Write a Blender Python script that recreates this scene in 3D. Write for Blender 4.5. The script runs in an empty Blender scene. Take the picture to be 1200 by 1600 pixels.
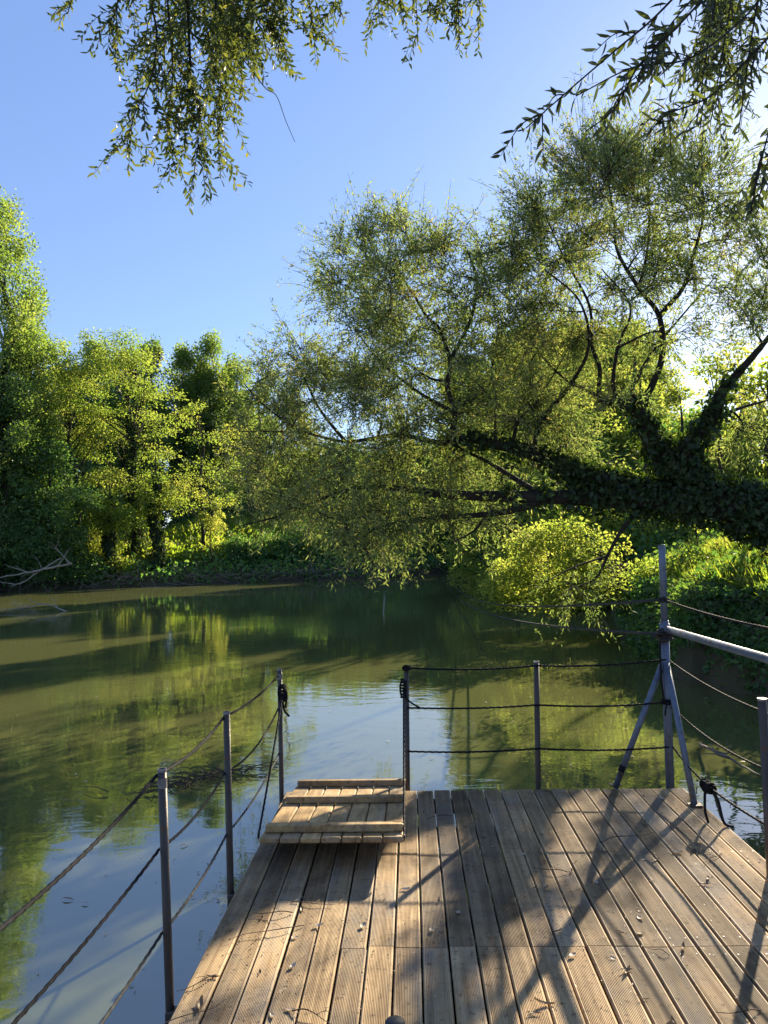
import bpy, math, random
import numpy as np
from mathutils import Vector, noise

SC = bpy.context.scene
COL = SC.collection
RS = np.random.RandomState(7)
random.seed(7)
R = math.radians

# ------------------------------------------------------------------ camera
F_PX = 1202.0                       # focal length for the 1200x1600 frame
DECK_Z = 0.45
CAM = Vector((0.0, 0.0, DECK_Z + 1.75))
YAW, PITCH, ROLL = R(1.9), R(2.75), 0.02
cam_d = bpy.data.cameras.new('camera')
cam = bpy.data.objects.new('camera', cam_d)
COL.objects.link(cam)
SC.camera = cam
cam_d.sensor_width = 36.0
cam_d.sensor_fit = 'AUTO'
cam_d.lens = F_PX / 1600.0 * 36.0
cam_d.clip_start = 0.05
cam_d.clip_end = 6000
from mathutils import Matrix
M = Matrix.Rotation(YAW, 3, 'Z') @ Matrix.Rotation(R(90) + PITCH, 3, 'X') @ Matrix.Rotation(-ROLL, 3, 'Z')
cam.rotation_euler = M.to_euler()
cam.location = CAM


def ray(px, py):
    d = M @ Vector(((px - 600) / F_PX, -(py - 800) / F_PX, -1.0))
    return d


def at(px, py, Y):
    """the point seen at (px,py) that stands Y metres in front (world y = Y)"""
    d = ray(px, py)
    return CAM + d * ((Y - CAM.y) / d.y)


def on_z(px, py, z):
    d = ray(px, py)
    return CAM + d * ((z - CAM.z) / d.z)


# ------------------------------------------------------------------ sun
SUN_AZ, SUN_EL = R(28.8), R(22.7)
SUN = np.array([math.sin(SUN_AZ) * math.cos(SUN_EL), math.cos(SUN_AZ) * math.cos(SUN_EL), math.sin(SUN_EL)])

# ------------------------------------------------------------------ materials
MATS = {}


def nmat(name):
    m = bpy.data.materials.new(name)
    m.use_nodes = True
    nt = m.node_tree
    nt.nodes.clear()
    out = nt.nodes.new('ShaderNodeOutputMaterial')
    MATS[name] = m
    return m, nt, out


def N(nt, typ, **kw):
    n = nt.nodes.new(typ)
    for k, v in kw.items():
        if k.startswith('i_'):
            n.inputs[k[2:].replace('_', ' ')].default_value = v
        else:
            setattr(n, k, v)
    return n


def ramp(nt, fac, stops):
    r = nt.nodes.new('ShaderNodeValToRGB')
    el = r.color_ramp.elements
    while len(el) > 1:
        el.remove(el[-1])
    el[0].position = stops[0][0]
    el[0].color = (*stops[0][1], 1)
    for p, c in stops[1:]:
        e = el.new(p)
        e.color = (*c, 1)
    nt.links.new(fac, r.inputs['Fac'])
    return r


def leaf_mat(name, cols, tcols, trans=0.45, gloss=0.06, rough=0.45):
    """leaf blade: reflects, lets light through, slightly waxy; colour varies from leaf to leaf"""
    m, nt, out = nmat(name)
    L = nt.links
    a = N(nt, 'ShaderNodeAttribute', attribute_name='tint')
    k = len(cols) - 1
    r1 = ramp(nt, a.outputs['Fac'], [(i / k, c) for i, c in enumerate(cols)])
    k = len(tcols) - 1
    r2 = ramp(nt, a.outputs['Fac'], [(i / k, c) for i, c in enumerate(tcols)])
    d = N(nt, 'ShaderNodeBsdfDiffuse')
    t = N(nt, 'ShaderNodeBsdfTranslucent')
    g = N(nt, 'ShaderNodeBsdfGlossy')
    g.inputs['Roughness'].default_value = rough
    g.inputs['Color'].default_value = (0.8, 0.8, 0.8, 1)
    L.new(r1.outputs[0], d.inputs['Color'])
    L.new(r2.outputs[0], t.inputs['Color'])
    mx = N(nt, 'ShaderNodeMixShader')
    mx.inputs[0].default_value = trans
    L.new(d.outputs[0], mx.inputs[1])
    L.new(t.outputs[0], mx.inputs[2])
    m2 = N(nt, 'ShaderNodeMixShader')
    m2.inputs[0].default_value = gloss
    L.new(mx.outputs[0], m2.inputs[1])
    L.new(g.outputs[0], m2.inputs[2])
    L.new(m2.outputs[0], out.inputs['Surface'])
    return m


def solid_mat(name, c1, c2, scale=8.0, rough=0.8, metallic=0.0, bump=0.3, stretch=(1, 1, 1), spec=0.4, detail=6, tint=None, rust=None):
    m, nt, out = nmat(name)
    L = nt.links
    tc = N(nt, 'ShaderNodeTexCoord')
    mp = N(nt, 'ShaderNodeMapping')
    mp.inputs['Scale'].default_value = stretch
    L.new(tc.outputs['Object'], mp.inputs['Vector'])
    n = N(nt, 'ShaderNodeTexNoise')
    n.inputs['Scale'].default_value = scale
    n.inputs['Detail'].default_value = detail
    n.inputs['Roughness'].default_value = 0.65
    L.new(mp.outputs[0], n.inputs['Vector'])
    r = ramp(nt, n.outputs['Fac'], [(0.3, c1), (0.7, c2)])
    b = N(nt, 'ShaderNodeBsdfPrincipled')
    b.inputs['Roughness'].default_value = rough
    b.inputs['Metallic'].default_value = metallic
    b.inputs['Specular IOR Level'].default_value = spec
    colour = r.outputs[0]
    if rust:            # worn patches with their own colour
        n5 = N(nt, 'ShaderNodeTexNoise'); n5.inputs['Scale'].default_value = scale * 1.7; n5.inputs['Detail'].default_value = 8; n5.inputs['Roughness'].default_value = 0.75
        L.new(tc.outputs['Object'], n5.inputs['Vector'])
        r5 = ramp(nt, n5.outputs['Fac'], [(0.54, (0, 0, 0)), (0.62, (1, 1, 1))])
        mr5 = N(nt, 'ShaderNodeMix', data_type='RGBA'); mr5.inputs[7].default_value = (*rust, 1)
        L.new(r5.outputs[0], mr5.inputs[0]); L.new(colour, mr5.inputs[6])
        colour = mr5.outputs[2]
    if tint:
        a = N(nt, 'ShaderNodeAttribute', attribute_name='tint')
        r2 = ramp(nt, a.outputs['Fac'], [(0, (tint[0],) * 3), (1, (tint[1],) * 3)])
        mm = N(nt, 'ShaderNodeMix', data_type='RGBA', blend_type='MULTIPLY')
        mm.inputs[0].default_value = 1
        L.new(colour, mm.inputs[6])
        L.new(r2.outputs[0], mm.inputs[7])
        colour = mm.outputs[2]
    L.new(colour, b.inputs['Base Color'])
    bp = N(nt, 'ShaderNodeBump')
    bp.inputs['Strength'].default_value = bump
    bp.inputs['Distance'].default_value = 0.02
    L.new(n.outputs['Fac'], bp.inputs['Height'])
    L.new(bp.outputs[0], b.inputs['Normal'])
    L.new(b.outputs[0], out.inputs['Surface'])
    return m


leaf_mat('willow_leaf',
         [(0.075, 0.105, 0.045), (0.11, 0.145, 0.06), (0.155, 0.18, 0.09), (0.22, 0.21, 0.11)],
         [(0.18, 0.29, 0.05), (0.30, 0.40, 0.075), (0.40, 0.46, 0.10), (0.50, 0.44, 0.11)], 0.5, 0.03, 0.5)
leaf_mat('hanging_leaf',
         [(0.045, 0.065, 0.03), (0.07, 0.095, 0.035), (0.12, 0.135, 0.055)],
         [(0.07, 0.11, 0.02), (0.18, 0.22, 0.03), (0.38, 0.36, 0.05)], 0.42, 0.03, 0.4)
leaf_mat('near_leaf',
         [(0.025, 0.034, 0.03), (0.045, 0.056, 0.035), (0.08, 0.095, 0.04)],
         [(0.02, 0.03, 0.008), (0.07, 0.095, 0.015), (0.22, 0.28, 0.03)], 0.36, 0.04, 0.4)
leaf_mat('locust_leaf',
         [(0.08, 0.13, 0.02), (0.12, 0.17, 0.028), (0.17, 0.20, 0.035)],
         [(0.26, 0.42, 0.045), (0.40, 0.51, 0.065), (0.54, 0.55, 0.085)], 0.55, 0.02)
leaf_mat('maple_leaf',
         [(0.08, 0.13, 0.02), (0.12, 0.17, 0.028), (0.17, 0.20, 0.035)],
         [(0.32, 0.45, 0.05), (0.47, 0.55, 0.075), (0.60, 0.58, 0.10)], 0.58, 0.02)
leaf_mat('poplar_leaf',
         [(0.05, 0.10, 0.03), (0.085, 0.145, 0.045), (0.14, 0.19, 0.07)],
         [(0.22, 0.38, 0.04), (0.36, 0.50, 0.06), (0.48, 0.55, 0.08)], 0.5, 0.04, 0.45)
leaf_mat('dark_leaf',
         [(0.04, 0.095, 0.034), (0.065, 0.14, 0.046), (0.105, 0.18, 0.06)],
         [(0.10, 0.25, 0.03), (0.17, 0.33, 0.04), (0.26, 0.38, 0.05)], 0.42, 0.03)
leaf_mat('bank_leaf',
         [(0.05, 0.12, 0.04), (0.085, 0.18, 0.055), (0.14, 0.24, 0.075)],
         [(0.14, 0.34, 0.035), (0.22, 0.44, 0.05), (0.34, 0.5, 0.06)], 0.45, 0.03)
leaf_mat('ivy_leaf',
         [(0.012, 0.026, 0.009), (0.024, 0.044, 0.014), (0.05, 0.08, 0.025)],
         [(0.04, 0.09, 0.008), (0.08, 0.15, 0.014), (0.16, 0.24, 0.02)], 0.28, 0.025, 0.5)
leaf_mat('grass_blade',
         [(0.09, 0.15, 0.03), (0.13, 0.19, 0.04), (0.22, 0.21, 0.08)],
         [(0.28, 0.46, 0.03), (0.44, 0.55, 0.04), (0.55, 0.5, 0.1)], 0.55, 0.02)
leaf_mat('dry_leaf',
         [(0.06, 0.035, 0.018), (0.14, 0.08, 0.04), (0.3, 0.22, 0.14), (0.5, 0.44, 0.36)],
         [(0.1, 0.06, 0.02), (0.2, 0.12, 0.04), (0.3, 0.22, 0.1), (0.3, 0.3, 0.2)], 0.2, 0.05)
solid_mat('bark', (0.012, 0.009, 0.007), (0.045, 0.034, 0.025), 6, 0.95, bump=0.9, stretch=(1, 1, 1))
solid_mat('pale_bark', (0.16, 0.14, 0.105), (0.33, 0.29, 0.23), 5, 0.9, bump=0.5)
solid_mat('drift_wood', (0.10, 0.08, 0.06), (0.24, 0.2, 0.16), 5, 0.9, bump=0.5, tint=(0.35, 1.0))
solid_mat('white_bark', (0.35, 0.34, 0.3), (0.6, 0.58, 0.52), 5, 0.8, bump=0.3)
solid_mat('twig', (0.04, 0.028, 0.018), (0.10, 0.07, 0.045), 20, 0.9, bump=0.3)
solid_mat('earth', (0.03, 0.028, 0.014), (0.075, 0.06, 0.03), 1.2, 0.95, bump=0.8)
solid_mat('galvanised', (0.085, 0.11, 0.155), (0.155, 0.185, 0.24), 9, 0.5, 0.35, bump=0.15, rust=(0.10, 0.085, 0.075))
solid_mat('post_steel', (0.045, 0.036, 0.028), (0.10, 0.082, 0.066), 14, 0.45, 0.4, bump=0.2, stretch=(1, 1, 0.2), rust=(0.11, 0.055, 0.028))
solid_mat('steel_tape', (0.16, 0.15, 0.14), (0.26, 0.25, 0.24), 20, 0.5, 0.2, bump=0.05)
solid_mat('black_rope', (0.006, 0.006, 0.008), (0.016, 0.015, 0.017), 60, 0.8, bump=0.3, spec=0.15)
solid_mat('grey_rope', (0.02, 0.02, 0.02), (0.05, 0.048, 0.045), 60, 0.8, bump=0.3, spec=0.2)
solid_mat('dark_steel', (0.012, 0.012, 0.013), (0.03, 0.03, 0.03), 20, 0.5, 0.5, bump=0.05)
solid_mat('float_plastic', (0.02, 0.022, 0.025), (0.04, 0.042, 0.045), 5, 0.6, bump=0.1)
solid_mat('step_wood', (0.10, 0.075, 0.05), (0.2, 0.15, 0.1), 4, 0.9)


def wood_mat(name, dark, mid, light, tint=(0.55, 1.15), grain=(14, 0.6, 14), stain=1.0):
    m, nt, out = nmat(name)
    L = nt.links
    tc = N(nt, 'ShaderNodeTexCoord')
    a = N(nt, 'ShaderNodeAttribute', attribute_name='tint')
    off = N(nt, 'ShaderNodeVectorMath', operation='ADD')
    sc = N(nt, 'ShaderNodeVectorMath', operation='SCALE')
    cx = N(nt, 'ShaderNodeCombineXYZ')
    L.new(a.outputs['Fac'], cx.inputs[0]); L.new(a.outputs['Fac'], cx.inputs[1])
    sc.inputs['Scale'].default_value = 37.0
    L.new(cx.outputs[0], sc.inputs[0])
    L.new(tc.outputs['Object'], off.inputs[0]); L.new(sc.outputs[0], off.inputs[1])
    mp = N(nt, 'ShaderNodeMapping'); mp.inputs['Scale'].default_value = grain
    L.new(off.outputs[0], mp.inputs['Vector'])
    n1 = N(nt, 'ShaderNodeTexNoise'); n1.inputs['Scale'].default_value = 2.4; n1.inputs['Detail'].default_value = 8; n1.inputs['Distortion'].default_value = 0.6
    L.new(mp.outputs[0], n1.inputs['Vector'])
    r1 = ramp(nt, n1.outputs['Fac'], [(0.25, dark), (0.5, mid), (0.72, light)])
    # stains: soft irregular weathering patches, dirt
    n2 = N(nt, 'ShaderNodeTexNoise'); n2.inputs['Scale'].default_value = 2.1; n2.inputs['Detail'].default_value = 7; n2.inputs['Roughness'].default_value = 0.62
    L.new(off.outputs[0], n2.inputs['Vector'])
    r2 = ramp(nt, n2.outputs['Fac'], [(0.34, (0.42, 0.38, 0.36)), (0.52, (0.92, 0.9, 0.88)), (0.7, (1.12, 1.06, 0.98))])
    n3 = N(nt, 'ShaderNodeTexNoise'); n3.inputs['Scale'].default_value = 34; n3.inputs['Detail'].default_value = 3
    L.new(off.outputs[0], n3.inputs['Vector'])
    r3 = ramp(nt, n3.outputs['Fac'], [(0.30, (0.3, 0.27, 0.25)), (0.40, (1, 1, 1))])
    m1 = N(nt, 'ShaderNodeMix', data_type='RGBA', blend_type='MULTIPLY'); m1.inputs[0].default_value = stain
    L.new(r1.outputs[0], m1.inputs[6]); L.new(r2.outputs[0], m1.inputs[7])
    # weathered grey film in patches
    n6 = N(nt, 'ShaderNodeTexNoise'); n6.inputs['Scale'].default_value = 1.3; n6.inputs['Detail'].default_value = 9; n6.inputs['Roughness'].default_value = 0.7
    mp6 = N(nt, 'ShaderNodeMapping'); mp6.inputs['Scale'].default_value = (2.2, .7, 1); mp6.inputs['Location'].default_value = (3, 7, 1)
    L.new(off.outputs[0], mp6.inputs['Vector']); L.new(mp6.outputs[0], n6.inputs['Vector'])
    r6 = ramp(nt, n6.outputs['Fac'], [(0.48, (0, 0, 0)), (0.66, (.75 * stain,) * 3)])
    m6 = N(nt, 'ShaderNodeMix', data_type='RGBA'); m6.inputs[7].default_value = (0.27, 0.235, 0.19, 1)
    L.new(r6.outputs[0], m6.inputs[0]); L.new(m1.outputs[2], m6.inputs[6])
    m2 = N(nt, 'ShaderNodeMix', data_type='RGBA', blend_type='MULTIPLY'); m2.inputs[0].default_value = 0.75 * stain
    L.new(m6.outputs[2], m2.inputs[6]); L.new(r3.outputs[0], m2.inputs[7])
    r4 = ramp(nt, a.outputs['Fac'], [(0, (tint[0], tint[0] * 0.97, tint[0] * 0.95)), (1, (tint[1],) * 3)])
    m3 = N(nt, 'ShaderNodeMix', data_type='RGBA', blend_type='MULTIPLY'); m3.inputs[0].default_value = 1
    L.new(m2.outputs[2], m3.inputs[6]); L.new(r4.outputs[0], m3.inputs[7])
    b = N(nt, 'ShaderNodeBsdfPrincipled')
    b.inputs['Roughness'].default_value = 0.72
    b.inputs['Specular IOR Level'].default_value = 0.3
    L.new(m3.outputs[2], b.inputs['Base Color'])
    bp = N(nt, 'ShaderNodeBump'); bp.inputs['Strength'].default_value = 0.35; bp.inputs['Distance'].default_value = 0.004
    L.new(n1.outputs['Fac'], bp.inputs['Height']); L.new(bp.outputs[0], b.inputs['Normal'])
    L.new(b.outputs[0], out.inputs['Surface'])
    return m


wood_mat('deck_wood', (0.25, 0.16, 0.07), (0.42, 0.295, 0.155), (0.575, 0.425, 0.235), tint=(0.55, 1.18))
wood_mat('ramp_wood', (0.27, 0.165, 0.065), (0.48, 0.315, 0.135), (0.60, 0.42, 0.20), tint=(0.65, 1.08), stain=.85)
wood_mat('frame_wood', (0.06, 0.04, 0.025), (0.12, 0.085, 0.055), (0.18, 0.13, 0.09))


def water_mat():
    m, nt, out = nmat('river_water')
    L = nt.links
    tc = N(nt, 'ShaderNodeTexCoord')
    # ripples
    mp1 = N(nt, 'ShaderNodeMapping'); mp1.inputs['Scale'].default_value = (0.9, 1.5, 1); mp1.inputs['Rotation'].default_value = (0, 0, 0.25)
    L.new(tc.outputs['Object'], mp1.inputs['Vector'])
    n1 = N(nt, 'ShaderNodeTexNoise'); n1.inputs['Scale'].default_value = 3.2; n1.inputs['Detail'].default_value = 3; n1.inputs['Distortion'].default_value = 0.4
    L.new(mp1.outputs[0], n1.inputs['Vector'])
    n2 = N(nt, 'ShaderNodeTexNoise'); n2.inputs['Scale'].default_value = 0.55; n2.inputs['Detail'].default_value = 2
    L.new(mp1.outputs[0], n2.inputs['Vector'])
    # calm and breezy patches
    n3 = N(nt, 'ShaderNodeTexNoise'); n3.inputs['Scale'].default_value = 0.16; n3.inputs['Detail'].default_value = 2
    L.new(tc.outputs['Object'], n3.inputs['Vector'])
    mr = N(nt, 'ShaderNodeMapRange'); mr.inputs['From Min'].default_value = 0.38; mr.inputs['From Max'].default_value = 0.62
    mr.inputs['To Min'].default_value = 0.15; mr.inputs['To Max'].default_value = 1.0
    L.new(n3.outputs['Fac'], mr.inputs['Value'])
    mu = N(nt, 'ShaderNodeMath', operation='MULTIPLY')
    L.new(n1.outputs['Fac'], mu.inputs[0]); L.new(mr.outputs[0], mu.inputs[1])
    ad = N(nt, 'ShaderNodeMath', operation='MULTIPLY_ADD'); ad.inputs[1].default_value = 0.9
    L.new(n2.outputs['Fac'], ad.inputs[0]); L.new(mu.outputs[0], ad.inputs[2])
    bp = N(nt, 'ShaderNodeBump'); bp.inputs['Strength'].default_value = 0.12; bp.inputs['Distance'].default_value = 0.03
    L.new(ad.outputs[0], bp.inputs['Height'])
    # silt
    n4 = N(nt, 'ShaderNodeTexNoise'); n4.inputs['Scale'].default_value = 0.12; n4.inputs['Detail'].default_value = 4
    L.new(tc.outputs['Object'], n4.inputs['Vector'])
    r = ramp(nt, n4.outputs['Fac'], [(0.3, (0.080, 0.088, 0.030)), (0.7, (0.110, 0.116, 0.042))])
    d = N(nt, 'ShaderNodeBsdfDiffuse')
    L.new(r.outputs[0], d.inputs['Color'])
    g = N(nt, 'ShaderNodeBsdfGlossy'); g.inputs['Roughness'].default_value = 0.03
    g.inputs['Color'].default_value = (1, 1, 1, 1)
    L.new(bp.outputs[0], g.inputs['Normal'])
    fr = N(nt, 'ShaderNodeFresnel'); fr.inputs['IOR'].default_value = 1.7
    L.new(bp.outputs[0], fr.inputs['Normal'])
    mx = N(nt, 'ShaderNodeMixShader')
    fm = N(nt, 'ShaderNodeMath', operation='MULTIPLY_ADD'); fm.inputs[1].default_value = 0.66; fm.inputs[2].default_value = 0.13
    L.new(fr.outputs[0], fm.inputs[0])
    L.new(fm.outputs[0], mx.inputs[0]); L.new(d.outputs[0], mx.inputs[1]); L.new(g.outputs[0], mx.inputs[2])
    L.new(mx.outputs[0], out.inputs['Surface'])


water_mat()


# ------------------------------------------------------------------ mesh helpers
class MB:
    """collects quads/tris into ONE mesh object"""
    def __init__(self):
        self.V, self.F, self.T, self.n = [], [], [], 0

    def add(self, verts, faces, tint=0.5):
        verts = np.asarray(verts, dtype=np.float32).reshape(-1, 3)
        faces = np.asarray(faces, dtype=np.int32)
        t = np.broadcast_to(np.asarray(tint, dtype=np.float32), (len(verts),)) if np.ndim(tint) < 2 else tint
        self.V.append(verts); self.F.append(faces + self.n); self.T.append(np.array(t)); self.n += len(verts)

    def box(self, c, s, tint=0.5, mat=None):
        sx, sy, sz = s[0] / 2, s[1] / 2, s[2] / 2
        v = np.array([(x, y, z) for x in (-sx, sx) for y in (-sy, sy) for z in (-sz, sz)])
        if mat is not None:
            v = v @ np.array(mat).T
        self.add(v + np.array(c), [(0, 1, 3, 2), (4, 6, 7, 5), (0, 4, 5, 1), (2, 3, 7, 6), (0, 2, 6, 4), (1, 5, 7, 3)], tint)

    def bbox(self, c, s, b=0.004, tint=0.5, mat=None):
        """box with chamfered edges along its length and ends"""
        sx, sy, sz = s[0] / 2, s[1] / 2, s[2] / 2
        vs = []
        for x in (-sx, sx):
            for y in (-sy, sy):
                for z in (-sz, sz):
                    fx, fy, fz = np.sign(x), np.sign(y), np.sign(z)
                    vs += [(x - fx * b, y - fy * b, z), (x - fx * b, y, z - fz * b), (x, y - fy * b, z - fz * b)]
        v = np.array(vs)
        idx = lambda i, j, k, a: ((i * 2 + j) * 2 + k) * 3 + a
        F4, F3 = [], []
        for k in (0, 1):
            F4.append([idx(0, 0, k, 0), idx(1, 0, k, 0), idx(1, 1, k, 0), idx(0, 1, k, 0)])
            F4.append([idx(0, k, 0, 1), idx(1, k, 0, 1), idx(1, k, 1, 1), idx(0, k, 1, 1)])
            F4.append([idx(k, 0, 0, 2), idx(k, 1, 0, 2), idx(k, 1, 1, 2), idx(k, 0, 1, 2)])
        for p in (0, 1):
            for q in (0, 1):
                F4.append([idx(0, p, q, 0), idx(1, p, q, 0), idx(1, p, q, 1), idx(0, p, q, 1)])
                F4.append([idx(p, 0, q, 0), idx(p, 1, q, 0), idx(p, 1, q, 2), idx(p, 0, q, 2)])
                F4.append([idx(p, q, 0, 1), idx(p, q, 1, 1), idx(p, q, 1, 2), idx(p, q, 0, 2)])
                for r_ in (0, 1):
                    F3.append([idx(p, q, r_, 0), idx(p, q, r_, 1), idx(p, q, r_, 2)])
        if mat is not None:
            v = v @ np.array(mat).T
        base = self.n
        self.add(v + np.array(c), F4, tint)
        self.F.append(np.array(F3, dtype=np.int32) + base)

    def tube(self, pts, radii, sides=8, caps=True, tint=0.5, wob=0.0):
        P = np.asarray(pts, dtype=np.float64)
        n = len(P)
        rad = np.broadcast_to(np.asarray(radii, dtype=np.float64), (n,))
        T = np.gradient(P, axis=0)
        T /= np.maximum(np.linalg.norm(T, axis=1, keepdims=True), 1e-9)
        up = np.array([0, 0, 1.0]) if abs(T[0][2]) < 0.9 else np.array([1.0, 0, 0])
        U = np.cross(T[0], up); U /= np.linalg.norm(U)
        ang = np.linspace(0, 2 * np.pi, sides, endpoint=False)
        rings = []
        for i in range(n):
            U = U - T[i] * np.dot(U, T[i]); U /= max(np.linalg.norm(U), 1e-9)
            W = np.cross(T[i], U)
            rr = rad[i] * (1 + wob * RS.uniform(-1, 1, sides))
            rings.append(P[i] + np.outer(np.cos(ang) * rr, U) + np.outer(np.sin(ang) * rr, W))
        v = np.concatenate(rings)
        f = []
        i = np.arange(n - 1)[:, None] * sides
        j = np.arange(sides)[None, :]
        j2 = (j + 1) % sides
        f = np.stack([i + j, i + j2, i + sides + j2, i + sides + j], axis=-1).reshape(-1, 4)
        base = self.n
        self.add(v, f, tint)
        if caps:
            self.caps = getattr(self, 'caps', [])
            self.F.append(np.array([[base + k for k in range(sides)][::-1]], dtype=np.int32))
            self.F.append(np.array([[base + (n - 1) * sides + k for k in range(sides)]], dtype=np.int32))

    def rope(self, pts, dia, pitch=0.06, tint=0.5):
        """three-strand laid rope: a lobed section that turns along the length"""
        P = np.asarray(pts, dtype=np.float64)
        seg = np.linalg.norm(np.diff(P, axis=0), axis=1)
        s = np.concatenate([[0], np.cumsum(seg)])
        step = pitch / 7
        m = max(2, int(s[-1] / step))
        ss = np.linspace(0, s[-1], m)
        Q = np.stack([np.interp(ss, s, P[:, k]) for k in range(3)], axis=1)
        T = np.gradient(Q, axis=0); T /= np.maximum(np.linalg.norm(T, axis=1, keepdims=True), 1e-9)
        ref = np.array([0.31, 0.17, 0.93]) if abs(T[:, 2]).mean() < 0.9 else np.array([0.9, 0.3, 0.1])
        U = np.cross(T, ref); U /= np.linalg.norm(U, axis=1, keepdims=True)
        W = np.cross(T, U)
        sides = 9
        a = np.linspace(0, 2 * np.pi, sides, endpoint=False)[None, :]
        ph = (ss / pitch * 2 * np.pi / 3 * 1.0)[:, None]
        rr = dia / 2 * (0.86 + 0.2 * np.cos(3 * (a - ph)))
        v = Q[:, None, :] + (np.cos(a) * rr)[..., None] * U[:, None, :] + (np.sin(a) * rr)[..., None] * W[:, None, :]
        i = np.arange(m - 1)[:, None] * sides
        j = np.arange(sides)[None, :]
        f = np.stack([i + j, i + (j + 1) % sides, i + sides + (j + 1) % sides, i + sides + j], axis=-1).reshape(-1, 4)
        base = self.n
        self.add(v.reshape(-1, 3), f, tint)
        self.F.append(np.array([[base + k for k in range(sides)][::-1]], dtype=np.int32))
        self.F.append(np.array([[base + (m - 1) * sides + k for k in range(sides)]], dtype=np.int32))

    def leaves(self, C, D, Nn, L, W, tint, kind='lance'):
        """many flat leaf blades at once; C base points, D direction, Nn face normal"""
        C = np.asarray(C, dtype=np.float32); D = np.asarray(D, dtype=np.float32); Nn = np.asarray(Nn, dtype=np.float32)
        k = len(C)
        if k == 0:
            return
        D = D / np.maximum(np.linalg.norm(D, axis=1, keepdims=True), 1e-6)
        S = np.cross(D, Nn); S /= np.maximum(np.linalg.norm(S, axis=1, keepdims=True), 1e-6)
        Nn = np.cross(S, D)
        L = np.broadcast_to(L, (k,))[:, None].astype(np.float32); W = np.broadcast_to(W, (k,))[:, None].astype(np.float32)
        if kind == 'lance6':
            v = np.stack([C, C + D * L * .3 + S * W * .45 + Nn * W * .18, C + D * L * .65 + S * W * .42 + Nn * W * .1, C + D * L - Nn * L * .08,
                          C + D * L * .65 - S * W * .42 + Nn * W * .1, C + D * L * .3 - S * W * .45 + Nn * W * .18], axis=1)
            f = np.array([[0, 1, 2, 5], [2, 3, 4, 5]], dtype=np.int32)
            f = np.array([[0, 1, 5, 5], [1, 2, 4, 5], [2, 3, 4, 4]], dtype=np.int32)
            tris = np.array([[0, 1, 5], [2, 3, 4]], dtype=np.int32); quads = np.array([[1, 2, 4, 5]], dtype=np.int32)
            base = self.n
            o = (np.arange(k) * 6)[:, None, None]
            self.add(v.reshape(-1, 3), (o + quads[None]).reshape(-1, 4), np.repeat(tint, 6))
            self.F.append(((o + tris[None]).reshape(-1, 3) + base).astype(np.int32))
        else:
            m = .42 if kind == 'lance' else .5
            v = np.stack([C, C + D * L * m + S * W * .5 + Nn * W * .15, C + D * L, C + D * L * m - S * W * .5 + Nn * W * .15], axis=1)
            o = (np.arange(k) * 4)[:, None]
            self.add(v.reshape(-1, 3), o + np.arange(4)[None], np.repeat(tint, 4))

    def build(self, name, mat, parent=None, smooth=False, loc=None):
        V = np.concatenate(self.V) if self.V else np.zeros((0, 3), np.float32)
        if loc is not None:
            V = V - np.array(loc, dtype=np.float32)
        T = np.concatenate(self.T)
        me = bpy.data.meshes.new(name)
        me.vertices.add(len(V)); me.vertices.foreach_set('co', V.astype(np.float32).ravel())
        li = np.concatenate([f.ravel() for f in self.F])
        cnt = np.concatenate([np.full(len(f), f.shape[1]) for f in self.F])
        me.loops.add(len(li)); me.loops.foreach_set('vertex_index', li.astype(np.int32))
        me.polygons.add(len(cnt))
        me.polygons.foreach_set('loop_start', (np.cumsum(cnt) - cnt).astype(np.int32))
        me.polygons.foreach_set('use_smooth', np.full(len(cnt), bool(smooth)))
        me.update(calc_edges=True)
        at_ = me.attributes.new('tint', 'FLOAT', 'POINT')
        at_.data.foreach_set('value', T.astype(np.float32))
        me.materials.append(MATS[mat])
        o = bpy.data.objects.new(name, me)
        COL.objects.link(o)
        if parent is not None:
            o.parent = parent
        if loc is not None:
            o.location = loc
        return o


def tag(o, label=None, cat=None, group=None, kind=None):
    if label: o['label'] = label
    if cat: o['category'] = cat
    if group: o['group'] = group
    if kind: o['kind'] = kind
    return o


def thing(name, label, cat, loc=(0, 0, 0), group=None):
    o = bpy.data.objects.new(name, None)
    o.empty_display_size = 0.2
    COL.objects.link(o)
    o.location = loc
    return tag(o, label, cat, group)


def part(mb, name, mat, t, smooth=False, label=None):
    """link a mesh given in world coordinates as a child of thing t"""
    o = mb.build(name, mat, None, smooth, loc=tuple(t.location))
    o.location = (0, 0, 0)
    o.parent = t
    if label: o['label'] = label
    return o


def copy_tree(o, parent=None):
    c = o.copy(); COL.objects.link(c)
    if parent is not None: c.parent = parent
    for ch in o.children:
        copy_tree(ch, c)
    return c


def bez(pts, n=12):
    """smooth polyline through points (Catmull-Rom)"""
    P = [np.array(p, dtype=float) for p in pts]
    if len(P) < 3:
        return np.array([P[0] + (P[-1] - P[0]) * t for t in np.linspace(0, 1, n)])
    P = [2 * P[0] - P[1]] + P + [2 * P[-1] - P[-2]]
    out = []
    for i in range(1, len(P) - 2):
        for t in np.linspace(0, 1, n, endpoint=False):
            a, b, c, d = P[i - 1], P[i], P[i + 1], P[i + 2]
            out.append(.5 * (2 * b + (c - a) * t + (2 * a - 5 * b + 4 * c - d) * t * t + (3 * b - a - 3 * c + d) * t ** 3))
    out.append(P[-2])
    return np.array(out)


def unit(a):
    a = np.asarray(a, dtype=float)
    return a / np.maximum(np.linalg.norm(a, axis=-1, keepdims=True), 1e-9)


def rnd_dir(k):
    return unit(RS.normal(size=(k, 3)))


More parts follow.
